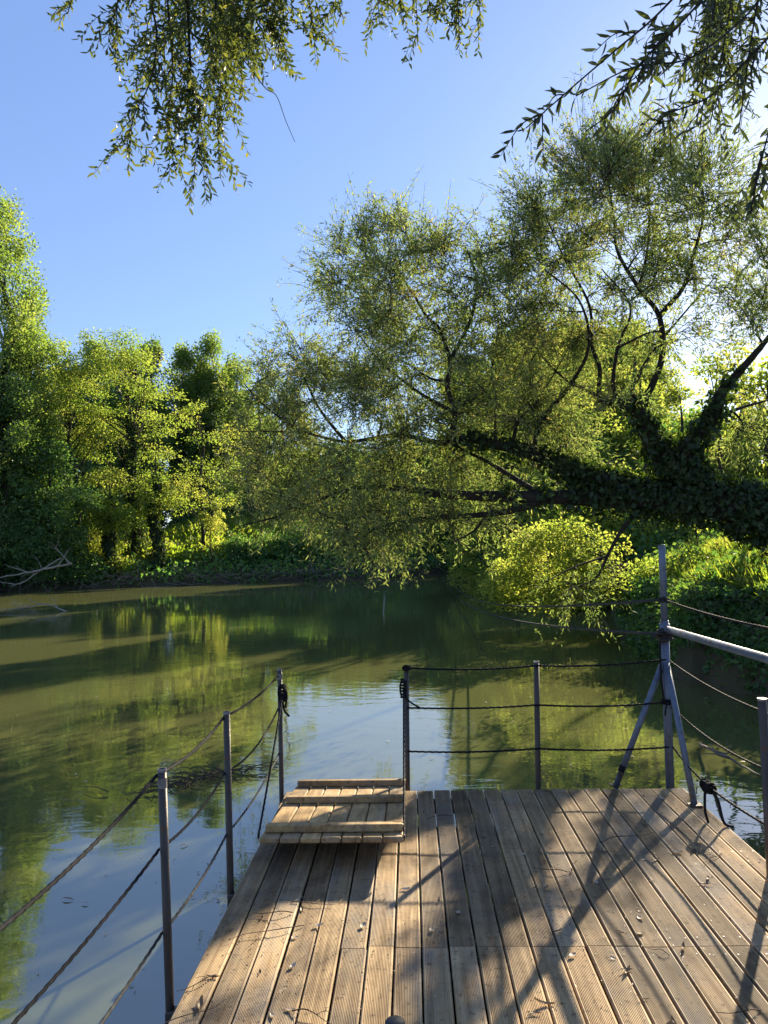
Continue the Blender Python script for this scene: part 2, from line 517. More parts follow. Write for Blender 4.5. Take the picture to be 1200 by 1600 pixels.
# ------------------------------------------------------------------ terrain with the river channel
RIVER = np.array([(-400, -60), (-400, 0), (-120, 18), (-60, 34), (-24, 47.5), (-14, 52.5), (-3.3, 57.5), (5.7, 67), (22, 80), (60, 100), (220, 160),
                  (260, 120), (60, 84), (24, 66), (13, 52), (9.5, 40), (7.3, 28), (5.6, 19.5), (4.75, 16), (4.6, 13), (5.3, 10.5), (6.3, 7), (7, 2), (5.5, -3.0),
                  (2.5, -4.0), (-6, -5), (-20, -8), (-60, -30), (-200, -60)], dtype=float)


def river_sd(X, Y):
    """distance to the river's edge, positive on land"""
    X = np.asarray(X, dtype=float); Y = np.asarray(Y, dtype=float)
    d = np.full(X.shape, 1e9); inside = np.zeros(X.shape, bool)
    n = len(RIVER)
    for i in range(n):
        ax, ay = RIVER[i]; bx, by = RIVER[(i + 1) % n]
        vx, vy = bx - ax, by - ay
        t = np.clip(((X - ax) * vx + (Y - ay) * vy) / (vx * vx + vy * vy), 0, 1)
        d = np.minimum(d, np.hypot(X - ax - t * vx, Y - ay - t * vy))
        c = ((ay > Y) != (by > Y)) & (X < (bx - ax) * (Y - ay) / (by - ay + 1e-12) + ax)
        inside ^= c
    return np.where(inside, -d, d)


def sstep(a, b, x):
    t = np.clip((x - a) / (b - a), 0, 1)
    return t * t * (3 - 2 * t)


def ground_h(X, Y):
    X = np.asarray(X, dtype=float); Y = np.asarray(Y, dtype=float)
    d = river_sd(X, Y)
    wob = 0.25 * np.sin(X * 1.3 + Y * .7) + 0.2 * np.sin(X * .45 - Y * 1.1 + 1) + .12 * np.sin(X * 2.9 + 2 * np.sin(Y * 1.7))
    d2 = d + wob * 0.6
    far = np.clip((Y - 36) / 8, 0, 1)
    lft = sstep(-30, -14, X)
    # far bank: low cut at the water, then a slope, higher in the middle
    hf = 0.7 * sstep(-.3, .9, d2) + (1.4 + 2.6 * lft) * np.clip((d2 - .5) / 12, 0, 1) + .5 * sstep(10, 40, d2)
    hn = 1.35 * sstep(-.35, .55, d2) + 0.75 * sstep(.3, 2.6, d2) + .5 * sstep(3, 20, d2)
    h = hf * far + hn * (1 - far) + wob * .12 * sstep(.3, 2, d)
    return np.where(d2 < 0, np.maximum(-1.6, d2 * .9 + (h - 0) * 0) - .12, h - .02)


def gh(x, y):
    return float(ground_h(np.array([x]), np.array([y]))[0])


def axis(lo, hi, fine, far=2500):
    a = list(np.arange(lo, hi, fine))
    s = fine
    x = lo; pre = []
    while x > -far:
        s *= 1.35; x -= s; pre.append(x)
    s = fine; x = a[-1]; post = []
    while x < far:
        s *= 1.35; x += s; post.append(x)
    return np.array(pre[::-1] + a + post)


gx = np.unique(np.concatenate([axis(-45, 45, 0.9), np.arange(3, 13, 0.3)]))
gy = np.unique(np.concatenate([axis(-9, 90, 0.9), np.arange(8, 24, 0.3)]))
GX, GY = np.meshgrid(gx, gy)
GZ = ground_h(GX, GY)
mb = MB()
nx, ny = len(gx), len(gy)
ii = (np.arange(ny - 1)[:, None] * nx + np.arange(nx - 1)[None]).reshape(-1)
mb.add(np.stack([GX, GY, GZ], -1).reshape(-1, 3), np.stack([ii, ii + 1, ii + nx + 1, ii + nx], -1))
tag(mb.build('ground', 'earth', smooth=True), 'dark earth river banks and wooded ground', 'ground', kind='structure')

mb = MB()
mb.add([(-400, -80, 0), (270, -80, 0), (270, 190, 0), (-400, 190, 0)], [(0, 1, 2, 3)])
tag(mb.build('water', 'river_water'), 'murky olive river water with soft reflections', 'water', kind='structure')

# ------------------------------------------------------------------ corridors that stay open to the sun
LIT = []        # (point, radius, chance that a clump standing in the beam is left out)


def sunlit(p, r, drop):
    LIT.append((np.array(p, dtype=float), r, drop))


def in_beam(C):
    """probability that a clump at C is left out because it stands in one of the open beams"""
    C = np.atleast_2d(C)
    pr = np.zeros(len(C))
    for p, r, drop in LIT:
        v = C - p
        t = v @ SUN
        dist = np.linalg.norm(v - t[:, None] * SUN, axis=1)
        hit = (t > 0.8 * r + 0.6) & (dist < r)
        pr = np.maximum(pr, np.where(hit, drop * (1 - .5 * dist / r), 0))
    return pr


def thin(C):
    C = np.atleast_2d(C)
    return C[RS.uniform(size=len(C)) >= in_beam(C)]


# ------------------------------------------------------------------ generic trees
SPEC = {
    # leaf material, leaf L, W, clump (sx, sz), leaves per clump, trunk material, upward tilt of leaves
    'poplar': dict(mat='poplar_leaf', L=.155, W=.12, sx=.62, sz=.9, per=210, droop=0.25),
    'locust': dict(mat='locust_leaf', L=.19, W=.085, sx=.95, sz=.32, per=220, droop=-.35),
    'maple': dict(mat='maple_leaf', L=.125, W=.085, sx=.55, sz=.38, per=170, droop=-.2),
    'broad': dict(mat='dark_leaf', L=.19, W=.125, sx=.78, sz=.6, per=190, droop=-.1),
}


def clump_leaves(mb, C, sp, scale=1.0, per=None, size=1.0):
    """leafy sprays around clump centres C: shells rather than balls, layered, with loose ends"""
    per = per or sp['per']
    for c in C:
        k = max(8, int(per * RS.uniform(.6, 1.4)))
        g = RS.normal(size=(k, 3))
        g = unit(g) * (RS.uniform(.2, 1.0, size=(k, 1)) ** .6 + np.abs(RS.normal(0, .28, size=(k, 1))))
        s = scale * RS.uniform(.7, 1.3)
        sh = RS.uniform(-.35, .35, size=2)
        off = g * np.array([sp['sx'], sp['sx'], sp['sz']]) * s
        off[:, 2] += off[:, 0] * sh[0] + off[:, 1] * sh[1] - .12 * (off[:, 0] ** 2 + off[:, 1] ** 2) / max(sp['sx'] * s, .1)
        D = unit(g * np.array([1, 1, .5]) + rnd_dir(k) * .7 + np.array([0, 0, sp['droop']]))
        Nn = unit(rnd_dir(k) + np.array([0, 0, .7]))
        lt = np.clip(RS.normal(.5, .22) + RS.normal(0, .16, k), 0, 1)
        L = sp['L'] * size * RS.uniform(.65, 1.35, k)
        mb.leaves(c + off, D, Nn, L, sp['W'] * size * RS.uniform(.7, 1.3, k), lt, 'oval')


def branch_to(mb, a, b, r0, r1, sides=5, sagz=.0, n=6, jit=.06):
    a = np.array(a, float); b = np.array(b, float)
    L = np.linalg.norm(b - a)
    mid = (a + b) / 2 + np.array([0, 0, sagz * L]) + RS.normal(size=3) * jit * L
    q = bez([a, mid, b], n // 2 + 1)
    mb.tube(q, np.linspace(r0, r1, len(q)), sides, caps=False)
    return q


def crown_profile(kind, t):
    if kind == 'poplar':
        return np.where(t < .12, 0, np.sin(np.pi * np.clip((t - .08) / .95, 0, 1) ** .9) ** .55)
    if kind == 'locust':
        return np.where(t < .28, .25 * (t > .15), np.sin(np.pi * np.clip((t - .18) / .86, 0, 1) ** 1.1) ** .6)
    return np.where(t < .06, .3, np.sin(np.pi * np.clip((t + .08) / 1.1, 0, 1) ** .95) ** .6)


def tree(label, px, top, Y, hw, kind, cat='tree', group=None, n=90, lean=0.0, trunk=.22, name=None, size=1.0, dens=1.0, t0=.1, clear=0.0,
         bark='bark', ivy=0.0, keep=True, base=None):
    """far tree: px/top/hw are where the crown's axis, tip and half width are seen at distance Y"""
    sp = SPEC[kind]
    p = at(px, 860, Y)
    if base is not None:
        bx, by = base
    else:
        bx, by = p.x, p.y
    bz = gh(bx, by) - .15
    topz = at(px, top, Y).z
    H = topz - bz
    hwm = hw / F_PX * Y
    t = thing(name or ({'poplar': 'poplar_tree', 'locust': 'locust_tree', 'maple': 'maple_tree', 'broad': 'leafy_tree'}[kind]), label, cat, (bx, by, bz), group)
    wood = MB(); leaf = MB()
    axis_pts = [(bx, by, bz)]
    m = 7
    for i in range(1, m + 1):
        f = i / m
        axis_pts.append((bx + lean * f * H * .2 + RS.normal(0, .02 * H * .6) * (1 if i < m else .3) + (p.x - bx) * f,
                         by + RS.normal(0, .012 * H) + (p.y - by) * f, bz + f * H * .93))
    ax = bez(axis_pts, 5)
    tt = (ax[:, 2] - bz) / H
    wood.tube(ax, trunk * (1.0 - np.clip(tt / .94, 0, 1)) ** .8 + .012, 8, caps=True, wob=.08)
    # clumps
    k = int(n * dens)
    th = RS.uniform(t0, 1.0, k * 2)
    pr = crown_profile(kind, th)
    keepm = RS.uniform(size=len(th)) < (.25 + .75 * pr)
    th = th[keepm][:k]; pr = pr[keepm][:k]
    lob = RS.uniform(0, 2 * np.pi, 3)
    az = RS.uniform(0, 2 * np.pi, len(th))
    rad = hwm * pr * np.sqrt(RS.uniform(.12, 1.0, len(th))) * (1 + .22 * np.sin(3 * az + lob[0] + 5 * th) + .18 * np.sin(11 * th + lob[1]))
    cx = np.interp(th, tt, ax[:, 0]) + np.cos(az) * rad
    cy = np.interp(th, tt, ax[:, 1]) + np.sin(az) * rad
    cz = bz + th * H * .97 + (.0 if kind == 'locust' else .15) * rad
    C = np.stack([cx, cy, cz], 1)
    C = thin(C) if keep else C
    if clear > 0:      # the lower stem stands free on the river side
        C = C[~((C[:, 1] < np.interp(C[:, 2], ax[:, 2], ax[:, 1]) + .3) & (np.abs(C[:, 0] - np.interp(C[:, 2], ax[:, 2], ax[:, 0])) < 1.1) & (C[:, 2] < bz + clear * H))]
    for c in C[: min(len(C), 70)]:
        h0 = np.clip((c[2] - bz) / H - RS.uniform(.05, .2), .08, .95)
        a = [np.interp(h0, tt, ax[:, k_]) for k_ in range(3)]
        r0 = max(.02, trunk * .35 * (1.05 - h0))
        branch_to(wood, a, c, r0, .012, 4, .08 if kind != 'poplar' else -.05)
    clump_leaves(leaf, C, sp, scale=(hwm / 2.8) ** .35, size=size)
    part(wood, 'trunk', bark, t, True)
    if leaf.n:
        part(leaf, 'crown', sp['mat'], t)
    if ivy > 0:
        iv = MB()
        k = int(4200 * ivy)
        h = RS.uniform(0, ivy, k)
        a = RS.uniform(0, 2 * np.pi, k)
        rr = (trunk * (1.05 - h) + .10 + .28 * np.abs(np.sin(h * 14 + a)) * (1 - h)) * RS.uniform(.7, 1.25, k)
        pts = np.stack([np.interp(h, tt, ax[:, 0]) + np.cos(a) * rr, np.interp(h, tt, ax[:, 1]) + np.sin(a) * rr, bz + h * H], 1)
        out = np.stack([np.cos(a), np.sin(a), np.zeros(k)], 1)
        iv.leaves(pts, unit(rnd_dir(k) * .6 + np.array([0, 0, -.8]) + out * .3), unit(out + rnd_dir(k) * .5), RS.uniform(.12, .24, k), RS.uniform(.1, .2, k),
                  np.clip(RS.normal(.5, .25, k), 0, 1), 'oval')
        part(iv, 'ivy', 'ivy_leaf', t)
    return t


def shrub(label, c, rx, ry, rz, kind, n=40, group=None, name='shrub', size=.8, per=None, scale=.7, cat='shrub', off=None):
    """a bush of stems and leafy sprays growing from c"""
    sp = SPEC[kind]
    c = np.array(c, float)
    t = thing(name, label, cat, tuple(c), group)
    g = unit(RS.normal(size=(n, 3))) * RS.uniform(.35, 1, size=(n, 1)) ** .5
    if off is None:
        g[:, 2] = np.abs(g[:, 2]) * (1 + .2 * RS.normal(size=n))
    C = c + (0 if off is None else np.array(off, float)) + g * np.array([rx, ry, rz])
    C = thin(C)
    C[:, 2] = np.maximum(C[:, 2], .12)
    wood = MB(); leaf = MB()
    for q in C[:24]:
        branch_to(wood, c + RS.normal(size=3) * np.array([.15, .15, 0]), q, .03, .008, 4, .1)
    clump_leaves(leaf, C, sp, scale=scale, size=size, per=per)
    part(wood, 'stem', 'bark', t, True)
    part(leaf, 'foliage', sp['mat'], t)
    return t

# ------------------------------------------------------------------ the deck
DX0, DX1, DY0, DY1 = -0.945, 1.925, -1.3, 5.66
NB = 24
PITCH_B = (DX1 - DX0) / NB
deck = thing('deck', 'weathered brown grooved plank deck floating on the river', 'deck', (0, 0, DECK_Z))


def groove_board(mb, xc, w, y0, y1, ztop, th, tint, ng=15, skew=0.0):
    """board with rounded edges and fine ridges that run along it"""
    prof = [(-w / 2, -th), (-w / 2, -.006), (-w / 2 + .005, 0)]
    u0, u1 = -w / 2 + .009, w / 2 - .009
    p = (u1 - u0) / ng
    for i in range(ng):
        a = u0 + i * p
        prof += [(a, 0), (a + p * .22, -.0022), (a + p * .5, -.0022), (a + p * .72, 0)]
    prof += [(w / 2 - .005, 0), (w / 2, -.006), (w / 2, -th)]
    prof = np.array(prof)
    k = len(prof)
    ys = np.linspace(y0, y1, 5)
    wv = RS.normal(0, .0012, 5)
    v = np.concatenate([np.stack([xc + prof[:, 0] + wv[i], np.full(k, y), ztop + prof[:, 1] + (RS.normal(0, .0006) if 0 < i < 4 else 0)], 1) for i, y in enumerate(ys)])
    i = np.arange(len(ys) - 1)[:, None] * k
    j = np.arange(k)[None, :]
    j2 = (j + 1) % k
    f = np.stack([i + j, i + k + j, i + k + j2, i + j2], -1).reshape(-1, 4)
    b = mb.n
    mb.add(v, f, tint)
    mb.F.append(np.array([list(range(b, b + k))], dtype=np.int32))
    mb.F.append(np.array([list(range(b + 4 * k, b + 5 * k))[::-1]], dtype=np.int32))


boards = MB()
for i in range(NB):
    xc = DX0 + PITCH_B * (i + .5)
    w = PITCH_B - .008
    zt = DECK_Z + RS.normal(0, .0012)
    yj = 3.47 + RS.normal(0, .006)
    t1, t2 = np.clip(RS.normal(.55, .3), 0, 1), np.clip(RS.normal(.55, .3), 0, 1)
    if i in (0, 1, 2, 3, 4):
        groove_board(boards, xc, w, DY0, DY1 + RS.normal(0, .004), zt, .026, t1)
    else:
        groove_board(boards, xc, w, DY0, yj - .003, zt, .026, t1)
        groove_board(boards, xc, w, yj + .003, DY1 + RS.normal(0, .004), zt + RS.normal(0, .0008), .026, t2)
part(boards, 'planking', 'deck_wood', deck)
fr = MB()
for y in np.linspace(DY0 + .1, DY1 - .12, 13):
    fr.box(((DX0 + DX1) / 2, y, DECK_Z - .074), (DX1 - DX0 - .08, .05, .09), .4)
for x in (DX0 + .06, DX1 - .06):
    fr.box((x, (DY0 + DY1) / 2, DECK_Z - .076), (.045, DY1 - DY0 - .06, .094), .3)
part(fr, 'joist_frame', 'frame_wood', deck)
for x in (DX0 + .45, DX1 - .45):
    fl = MB()
    fl.bbox((x, (DY0 + DY1) / 2, .10), (.62, DY1 - DY0 - .25, .44), .06)
    part(fl, 'float', 'float_plastic', deck)
# screws: two per board at every second joist
scr = MB()
for i in range(NB):
    xc = DX0 + PITCH_B * (i + .5)
    for y in (3.40, 3.54, 5.56, 4.5, 2.4, 1.4):
        for s in (-.034, .034):
            a = np.linspace(0, 2 * np.pi, 7)[:-1]
            scr.add(np.stack([xc + s + np.cos(a) * .0042, y + RS.normal(0, .004) + np.sin(a) * .0042, np.full(6, DECK_Z + .0035)], 1), [(0, 1, 2, 3, 4, 5)])
part(scr, 'screw_heads', 'dark_steel', deck)['kind'] = 'stuff'

# ------------------------------------------------------------------ rail posts
POSTS = {}


def rail_post(key, base_px, top_px, label, dia=.034, tape=False, base=None, h=None):
    b = Vector(base) if base is not None else on_z(base_px[0], base_px[1], DECK_Z)
    t = at(top_px[0], top_px[1], b.y) if top_px else Vector((b.x, b.y, DECK_Z + h))
    o = thing('rail_post', label, 'post', (b.x, b.y, DECK_Z), 'steel posts that carry the rope railing')
    d = t - b
    P = lambda z: np.array(b + d * ((z - DECK_Z) / d.z))
    tb = MB()
    tb.tube([P(DECK_Z - .22), P(DECK_Z), P(t.z - .004)], dia / 2, 14, caps=True)
    part(tb, 'tube', 'post_steel', o, True)
    # open tube end: a thin lip with a dark inside
    lip = MB()
    a = np.linspace(0, 2 * np.pi, 15)[:-1]
    for r0, r1, z0, z1 in ((dia / 2 + .0015, dia / 2 + .0015, t.z - .012, t.z), (dia / 2 + .0015, dia / 2 - .003, t.z, t.z), (dia / 2 - .003, dia / 2 - .003, t.z, t.z - .003)):
        v = np.concatenate([np.stack([P(z0)[0] + np.cos(a) * r0, P(z0)[1] + np.sin(a) * r0, np.full(14, z0)], 1),
                            np.stack([P(z1)[0] + np.cos(a) * r1, P(z1)[1] + np.sin(a) * r1, np.full(14, z1)], 1)])
        j = np.arange(14); j2 = (j + 1) % 14
        lip.add(v, np.stack([j, j2, 14 + j2, 14 + j], 1))
    part(lip, 'rim', 'steel_tape', o, True)
    br = MB()
    br.bbox((b.x + (.012 if b.x < 0 else -.012), b.y, DECK_Z - .085), (.05, .05, .09), .006)
    part(br, 'socket', 'post_steel', o)
    if tape:
        tp = MB()
        tp.tube([P(t.z - .075), P(t.z - .035)], dia / 2 + .0015, 14, caps=False)
        part(tp, 'tape_band', 'steel_tape', o, True)
    POSTS[key] = lambda hh, P=P: P(DECK_Z + hh)
    return o


rail_post('p1', (265, 1560), (253, 1201), 'tall brown-tinged steel post with a grey band, nearest on the deck\'s left edge', tape=True)
rail_post('p2', (360, 1383), (354, 1112), 'steel post at middle of the left edge, between ramp corner and banded post', dia=.036)
rail_post('p3', (440, 1243), (437, 1045), 'steel post behind the wooden ramp\'s left corner with a black rope knot', dia=.034, tape=True)
rail_post('f1', (637, 1231), (635, 1040), 'steel post beside the wooden ramp\'s right corner at the deck\'s far edge', dia=.036)
rail_post('f2', (841, 1228), (838, 1033), 'single steel post midway along the far edge left of the blue mast', dia=.040)
rail_post('rp', (1205, 1369), (1191, 1091), 'steel post on the deck\'s right edge at the picture border', dia=.046)
rail_post('p0', None, None, 'steel post on the left edge beside the viewer', base=(-1.12, 1.15, DECK_Z), h=.9)
rail_post('r0', None, None, 'steel post on the right edge beside the viewer', base=(1.93, .9, DECK_Z), h=.9)

# short socket tube sticking up at the bottom of the view
b = at(617, 1594, 2.08)
o = thing('stub_post', 'short dark open tube standing on the deck in front of the viewer', 'post', (b.x, b.y, DECK_Z))
tb = MB(); tb.tube([(b.x, b.y, DECK_Z - .01), (b.x, b.y, b.z - .02)], .024, 18)
part(tb, 'tube', 'dark_steel', o, True)
tb = MB(); tb.tube([(b.x, b.y, b.z - .02), (b.x, b.y, b.z - .006), (b.x, b.y, b.z)], [.026, .027, .022], 18)
part(tb, 'cap', 'float_plastic', o, True)

# ------------------------------------------------------------------ mast with braces and crossbar
mb_ = on_z(1047, 1226, DECK_Z)
mt = at(1034, 851, mb_.y)
mast = thing('steel_mast', 'blue-grey steel tube mast with two braces and a long crossbar on deck corner', 'mast', tuple(mb_))
MAST = lambda z: np.array(mb_ + (mt - mb_) * ((z - mb_.z) / (mt.z - mb_.z)))
ap_z = mb_.z + .87
jn_z = mb_.z + 1.126
m = MB(); m.tube([MAST(mb_.z - .15), MAST(jn_z + .06)], .030, 16)
part(m, 'pole', 'galvanised', mast, True)
m = MB(); m.tube([MAST(jn_z + .02), MAST(mt.z - .004), MAST(mt.z)], [.0245, .0245, .021], 16)
part(m, 'upper_pole', 'galvanised', mast, True)
for px, py, dx, dy in ((961, 1227, -.026, 0), (1086, 1259, 0, -.026)):
    f = np.array(on_z(px, py, DECK_Z))
    a = MAST(ap_z) + np.array([dx, dy, 0])
    m = MB(); m.tube([f + np.array([0, 0, -.02]), a + (a - f) * .01], .0215, 14)
    br = part(m, 'brace', 'galvanised', mast, True)
    m = MB(); m.bbox(f + np.array([0, 0, .006]), (.085, .07, .008), .002)
    o = part(m, 'foot_plate', 'post_steel', mast)
m = MB(); m.tube([on_z(961, 1227, DECK_Z) + (Vector(MAST(ap_z)) - on_z(961, 1227, DECK_Z)) * .115, on_z(961, 1227, DECK_Z) + (Vector(MAST(ap_z)) - on_z(961, 1227, DECK_Z)) * .16], .0245, 12)
part(m, 'tape_band', 'black_rope', mast, True)
m = MB(); m.tube([MAST(jn_z) + np.array([0, -.02, 0]), (1.905, 3.2, jn_z), (1.90, -1.1, jn_z)], .0245, 16)
part(m, 'crossbar', 'galvanised', mast, True)
m = MB(); m.tube([(1.90, -1.1, DECK_Z), (1.90, -1.1, jn_z + .02)], .028, 14)
part(m, 'end_pole', 'galvanised', mast, True)
m = MB(); m.tube([MAST(jn_z - .035), MAST(jn_z + .035)], .037, 16)
part(m, 'collar', 'galvanised', mast, True)


# ------------------------------------------------------------------ ropes
def sag_line(pts, sags, n=24):
    """rope through points; each span hangs by its own sag (metres)"""
    out = []
    for i in range(len(pts) - 1):
        a, b_ = np.array(pts[i], float), np.array(pts[i + 1], float)
        s = sags[i] if np.ndim(sags) else sags
        for t_ in np.linspace(0, 1, n, endpoint=False):
            q = a + (b_ - a) * t_
            q[2] -= 4 * s * t_ * (1 - t_)
            out.append(q)
    out.append(np.array(pts[-1], float))
    return np.array(out)


def knot(c, axis, r=.02, turns=4, h=.09, dia=.014, tails=()):
    """rope wound in turns round a post or on itself, with loose tails"""
    k = MB()
    c = np.array(c, float); axis = unit(np.array(axis, float))
    u = np.cross(axis, [.3, .9, .2]); u = unit(u); w = np.cross(axis, u)
    a = np.linspace(0, turns * 2 * np.pi, turns * 14)
    hh = np.linspace(-h / 2, h / 2, len(a))
    rr = r * (1 + .18 * np.sin(a * .37 + 1))
    k.tube(c + np.outer(hh, axis) + np.outer(np.cos(a) * rr, u) + np.outer(np.sin(a) * rr, w), dia / 2, 7)
    # the crossing turn that locks it
    a = np.linspace(0, 2 * np.pi, 22)
    k.tube(c + np.outer(np.cos(a) * h * .5, axis) + np.outer(np.sin(a) * r * 1.15, u) + np.outer(np.full(22, r * .9), w), dia / 2, 7)
    for tl in tails:
        k.tube(bez([c + np.array(p) for p in tl], 8), dia / 2 * .95, 7)
    return k


def rope(label, pts, sags, dia=.014, mat='black_rope', group='black ropes of the deck railing', knots=(), twist=True, n=24, pitch=.05, name='rope'):
    mb = MB()
    line = sag_line(pts, sags, n)
    if twist:
        mb.rope(line, dia, pitch)
    else:
        mb.tube(line, dia / 2, 6)
    o = mb.build(name, mat, None, True, loc=tuple(pts[0]))
    tag(o, label, 'rope', group)
    for k in knots:
        part(k, 'knot', mat, o, True)
    return o


side = np.array([-.022, 0, 0])
P = POSTS
rope('uppermost rope along the deck\'s left edge, sagging from post tops', [P['p0'](.86), P['p1'](.865) + side, P['p2'](.875) + side * .6, P['p3'](.85) + side * .6], [.075, .035, .03], .015, pitch=.045)
rope('middle rope of the three along the deck\'s left edge', [P['p0'](.56), P['p1'](.575) + side, P['p2'](.585) + side * .6, P['p3'](.62) + side * .6], [.05, .04, .07], .013)
rope('lowest rope along the deck\'s left edge, just above the planks', [P['p0'](.25), P['p1'](.25) + side, P['p2'](.265) + side * .6, P['p3'](.30) + side * .6], [.04, .03, .04], .013, 'grey_rope')
fy = np.array([0, -.024, 0])
mz = lambda h_: MAST(DECK_Z + h_)
rope('uppermost rope across the deck\'s far edge from ramp post to mast', [P['f1'](.875) + fy, P['f2'](.875) + fy, mz(.905) + fy], [.02, .02], .015,
     knots=[knot(P['f1'](.872) + np.array([.004, -.004, 0]), (0, 0, 1), .023, 2, .03, .013)])
rope('middle rope across the deck\'s far edge from ramp post to mast', [P['f1'](.585) + fy, P['f2'](.59) + fy, mz(.60) + fy], [.014, .02], .015,
     knots=[knot(mz(.60) + fy * .2, (0, 0, 1), .037, 2, .03, .013, [[(0, -.036, 0), (-.03, -.06, -.03), (-.04, -.06, -.09)]])])
rope('lowest rope across the deck\'s far edge, just above the water line', [P['f1'](.27) + fy, P['f2'](.275) + fy, mz(.275) + fy], [.014, .016], .015)
sx = np.array([.03, 0, 0])
rope('uppermost rope on the deck\'s right edge under the crossbar', [mz(.89) + sx, P['rp'](.84) + sx, P['r0'](.84)], [.03, .07], .014)
rope('middle rope on the deck\'s right edge between mast and border post', [mz(.56) + sx, P['rp'](.54) + sx, P['r0'](.54)], [.05, .06], .014)
kp = at(1107, 1229, 5.0)
rope('lowest rope on the deck\'s right edge with a big knot and two hanging tails', [mz(.27) + sx, np.array(kp), P['rp'](.24) + sx, P['r0'](.24)], [.012, .012, .05], .016,
     knots=[knot(kp, (.2, -.9, -.2), .026, 4, .085, .018, [[(-.01, .02, .0), (-.025, .0, -.06), (-.03, -.01, -.15), (-.015, -.02, -.22)],
                                                      [(.01, -.06, -.01), (.03, -.08, -.08), (.05, -.1, -.19), (.1, -.12, -.21)]])])
# the ramp's two hoisting ropes are placed further down

# ferry cables to the far bank
far_a = at(682, 868, 64)
far_b = at(676, 866, 64.5)
c1 = mz(1.338)
c2 = mz(1.085)
rope('upper of two long cables swooping from the mast to the far bank', [c1, np.array(far_a)], [1.30], .026, 'grey_rope', 'cables from the mast across the river', twist=False, n=90, name='cable',
     knots=[knot(c1, (0, 0, 1), .033, 2, .03, .014)])
rope('lower of two long cables dipping close to the water', [c2, np.array(far_b)], [1.42], .026, 'grey_rope', 'cables from the mast across the river', twist=False, n=90, name='cable',
     knots=[knot(c2, (0, 0, 1), .042, 4, .085, .02, [[(0, -.04, 0), (-.06, -.05, .01), (-.10, -.02, -.02)]])])
rope('single black rope running from the mast above the blue crossbar', [c1, np.array([1.96, 3.0, DECK_Z + 1.33]), np.array([1.97, -1.0, DECK_Z + 1.3])], [.05, .03], .016, 'black_rope', 'cables from the mast across the river', name='cable')
drop = MB(); drop.tube(bez([c2 + np.array([-.035, -.02, 0]), mz(.95) + np.array([-.05, -.03, 0]), mz(.75) + np.array([-.045, -.03, 0]), mz(.60) + np.array([-.03, -.03, 0])], 8), .007, 7)
tag(drop.build('rope', 'black_rope', smooth=True), 'short black rope hanging down the mast to the middle rail rope', 'rope', 'black ropes of the deck railing')

# ------------------------------------------------------------------ the wooden ramp
RX0, RX1 = -0.868, -0.072
RY0, RY1 = 4.28, 5.66
RZ0, RZ1 = DECK_Z + .145, DECK_Z + .012
ramp_o = thing('boarding_ramp', 'tilted wooden ramp of seven planks with three cross battens at deck gap', 'ramp', ((RX0 + RX1) / 2, RY1, RZ1))
ta = math.atan2(RZ1 - RZ0, RY1 - RY0)
RM = np.array([[1, 0, 0], [0, math.cos(ta), -math.sin(ta)], [0, math.sin(ta), math.cos(ta)]])
LR = math.hypot(RY1 - RY0, RZ1 - RZ0)


def on_ramp(x, s, up):
    q = np.array([0, RY0, RZ0]) + RM @ np.array([0, s, up])
    return np.array([x, q[1], q[2]])


pk = MB()
pw = (RX1 - RX0) / 7
for i in range(7):
    e = RS.uniform(-.006, .006)
    pk.bbox(on_ramp(RX0 + pw * (i + .5), LR / 2 + e / 2, .016), (pw - .006, LR + e, .030), .006, np.clip(RS.normal(.5, .25), 0, 1), RM)
part(pk, 'planks', 'ramp_wood', ramp_o)
for s in (.125, LR * .60, LR - .04):
    bt = MB()
    bt.bbox(on_ramp((RX0 + RX1) / 2 + .01, s, .0335 + .021), (RX1 - RX0 - .02, .062, .042), .005, np.clip(RS.normal(.4, .2), 0, 1), RM @ np.array([[1, RS.normal(0, .006), 0], [0, 1, 0], [0, 0, 1]]))
    part(bt, 'batten', 'ramp_wood', ramp_o)
for x in (RX0 + .12, RX1 - .12):
    hg = MB()
    hg.tube([(x - .05, RY1 + .012, RZ1 + .0), (x + .05, RY1 + .012, RZ1 + .0)], .012, 8)
    hg.box((x, RY1 + .006, RZ1 - .045), (.09, .006, .09))
    part(hg, 'hinge', 'dark_steel', ramp_o)
k1 = P['f1'](.725) + np.array([-.022, -.02, 0])
rope('black rope with tall knot hoisting the wooden ramp\'s right corner', [k1, on_ramp(RX1 + .004, .03, .02)], [.004], .014, group='ropes that hold up the wooden ramp',
     knots=[knot(k1, (0, 0, 1), .018, 6, .13, .014, [[(0, -.02, -.05), (.05, -.015, -.1), (.12, .0, -.145)]])])
k2 = P['p3'](.73) + np.array([.024, -.02, 0])
rope('black rope with bulky knot hoisting the wooden ramp\'s left corner', [k2, on_ramp(RX0 - .012, .06, .03)], [.015], .014, group='ropes that hold up the wooden ramp',
     knots=[knot(k2, (0, 0, 1), .022, 5, .12, .016, [[(0, -.02, -.05), (.015, -.03, -.12), (.05, -.03, -.16)], [(0, -.02, .05), (.03, -.02, .0), (.02, -.02, -.1)]])])
for p_ in (on_ramp(RX1 + .004, .03, .02), on_ramp(RX0 - .012, .06, .03)):
    a = np.linspace(0, 2 * np.pi, 14)
    ey = MB()
    ey.tube(p_ + np.stack([np.zeros(14), np.cos(a) * .016, np.sin(a) * .016], 1), .004, 6, caps=False)
    part(ey, 'eye_ring', 'dark_steel', ramp_o, True)

# ------------------------------------------------------------------ litter on the deck
LEAF_PROTO = []


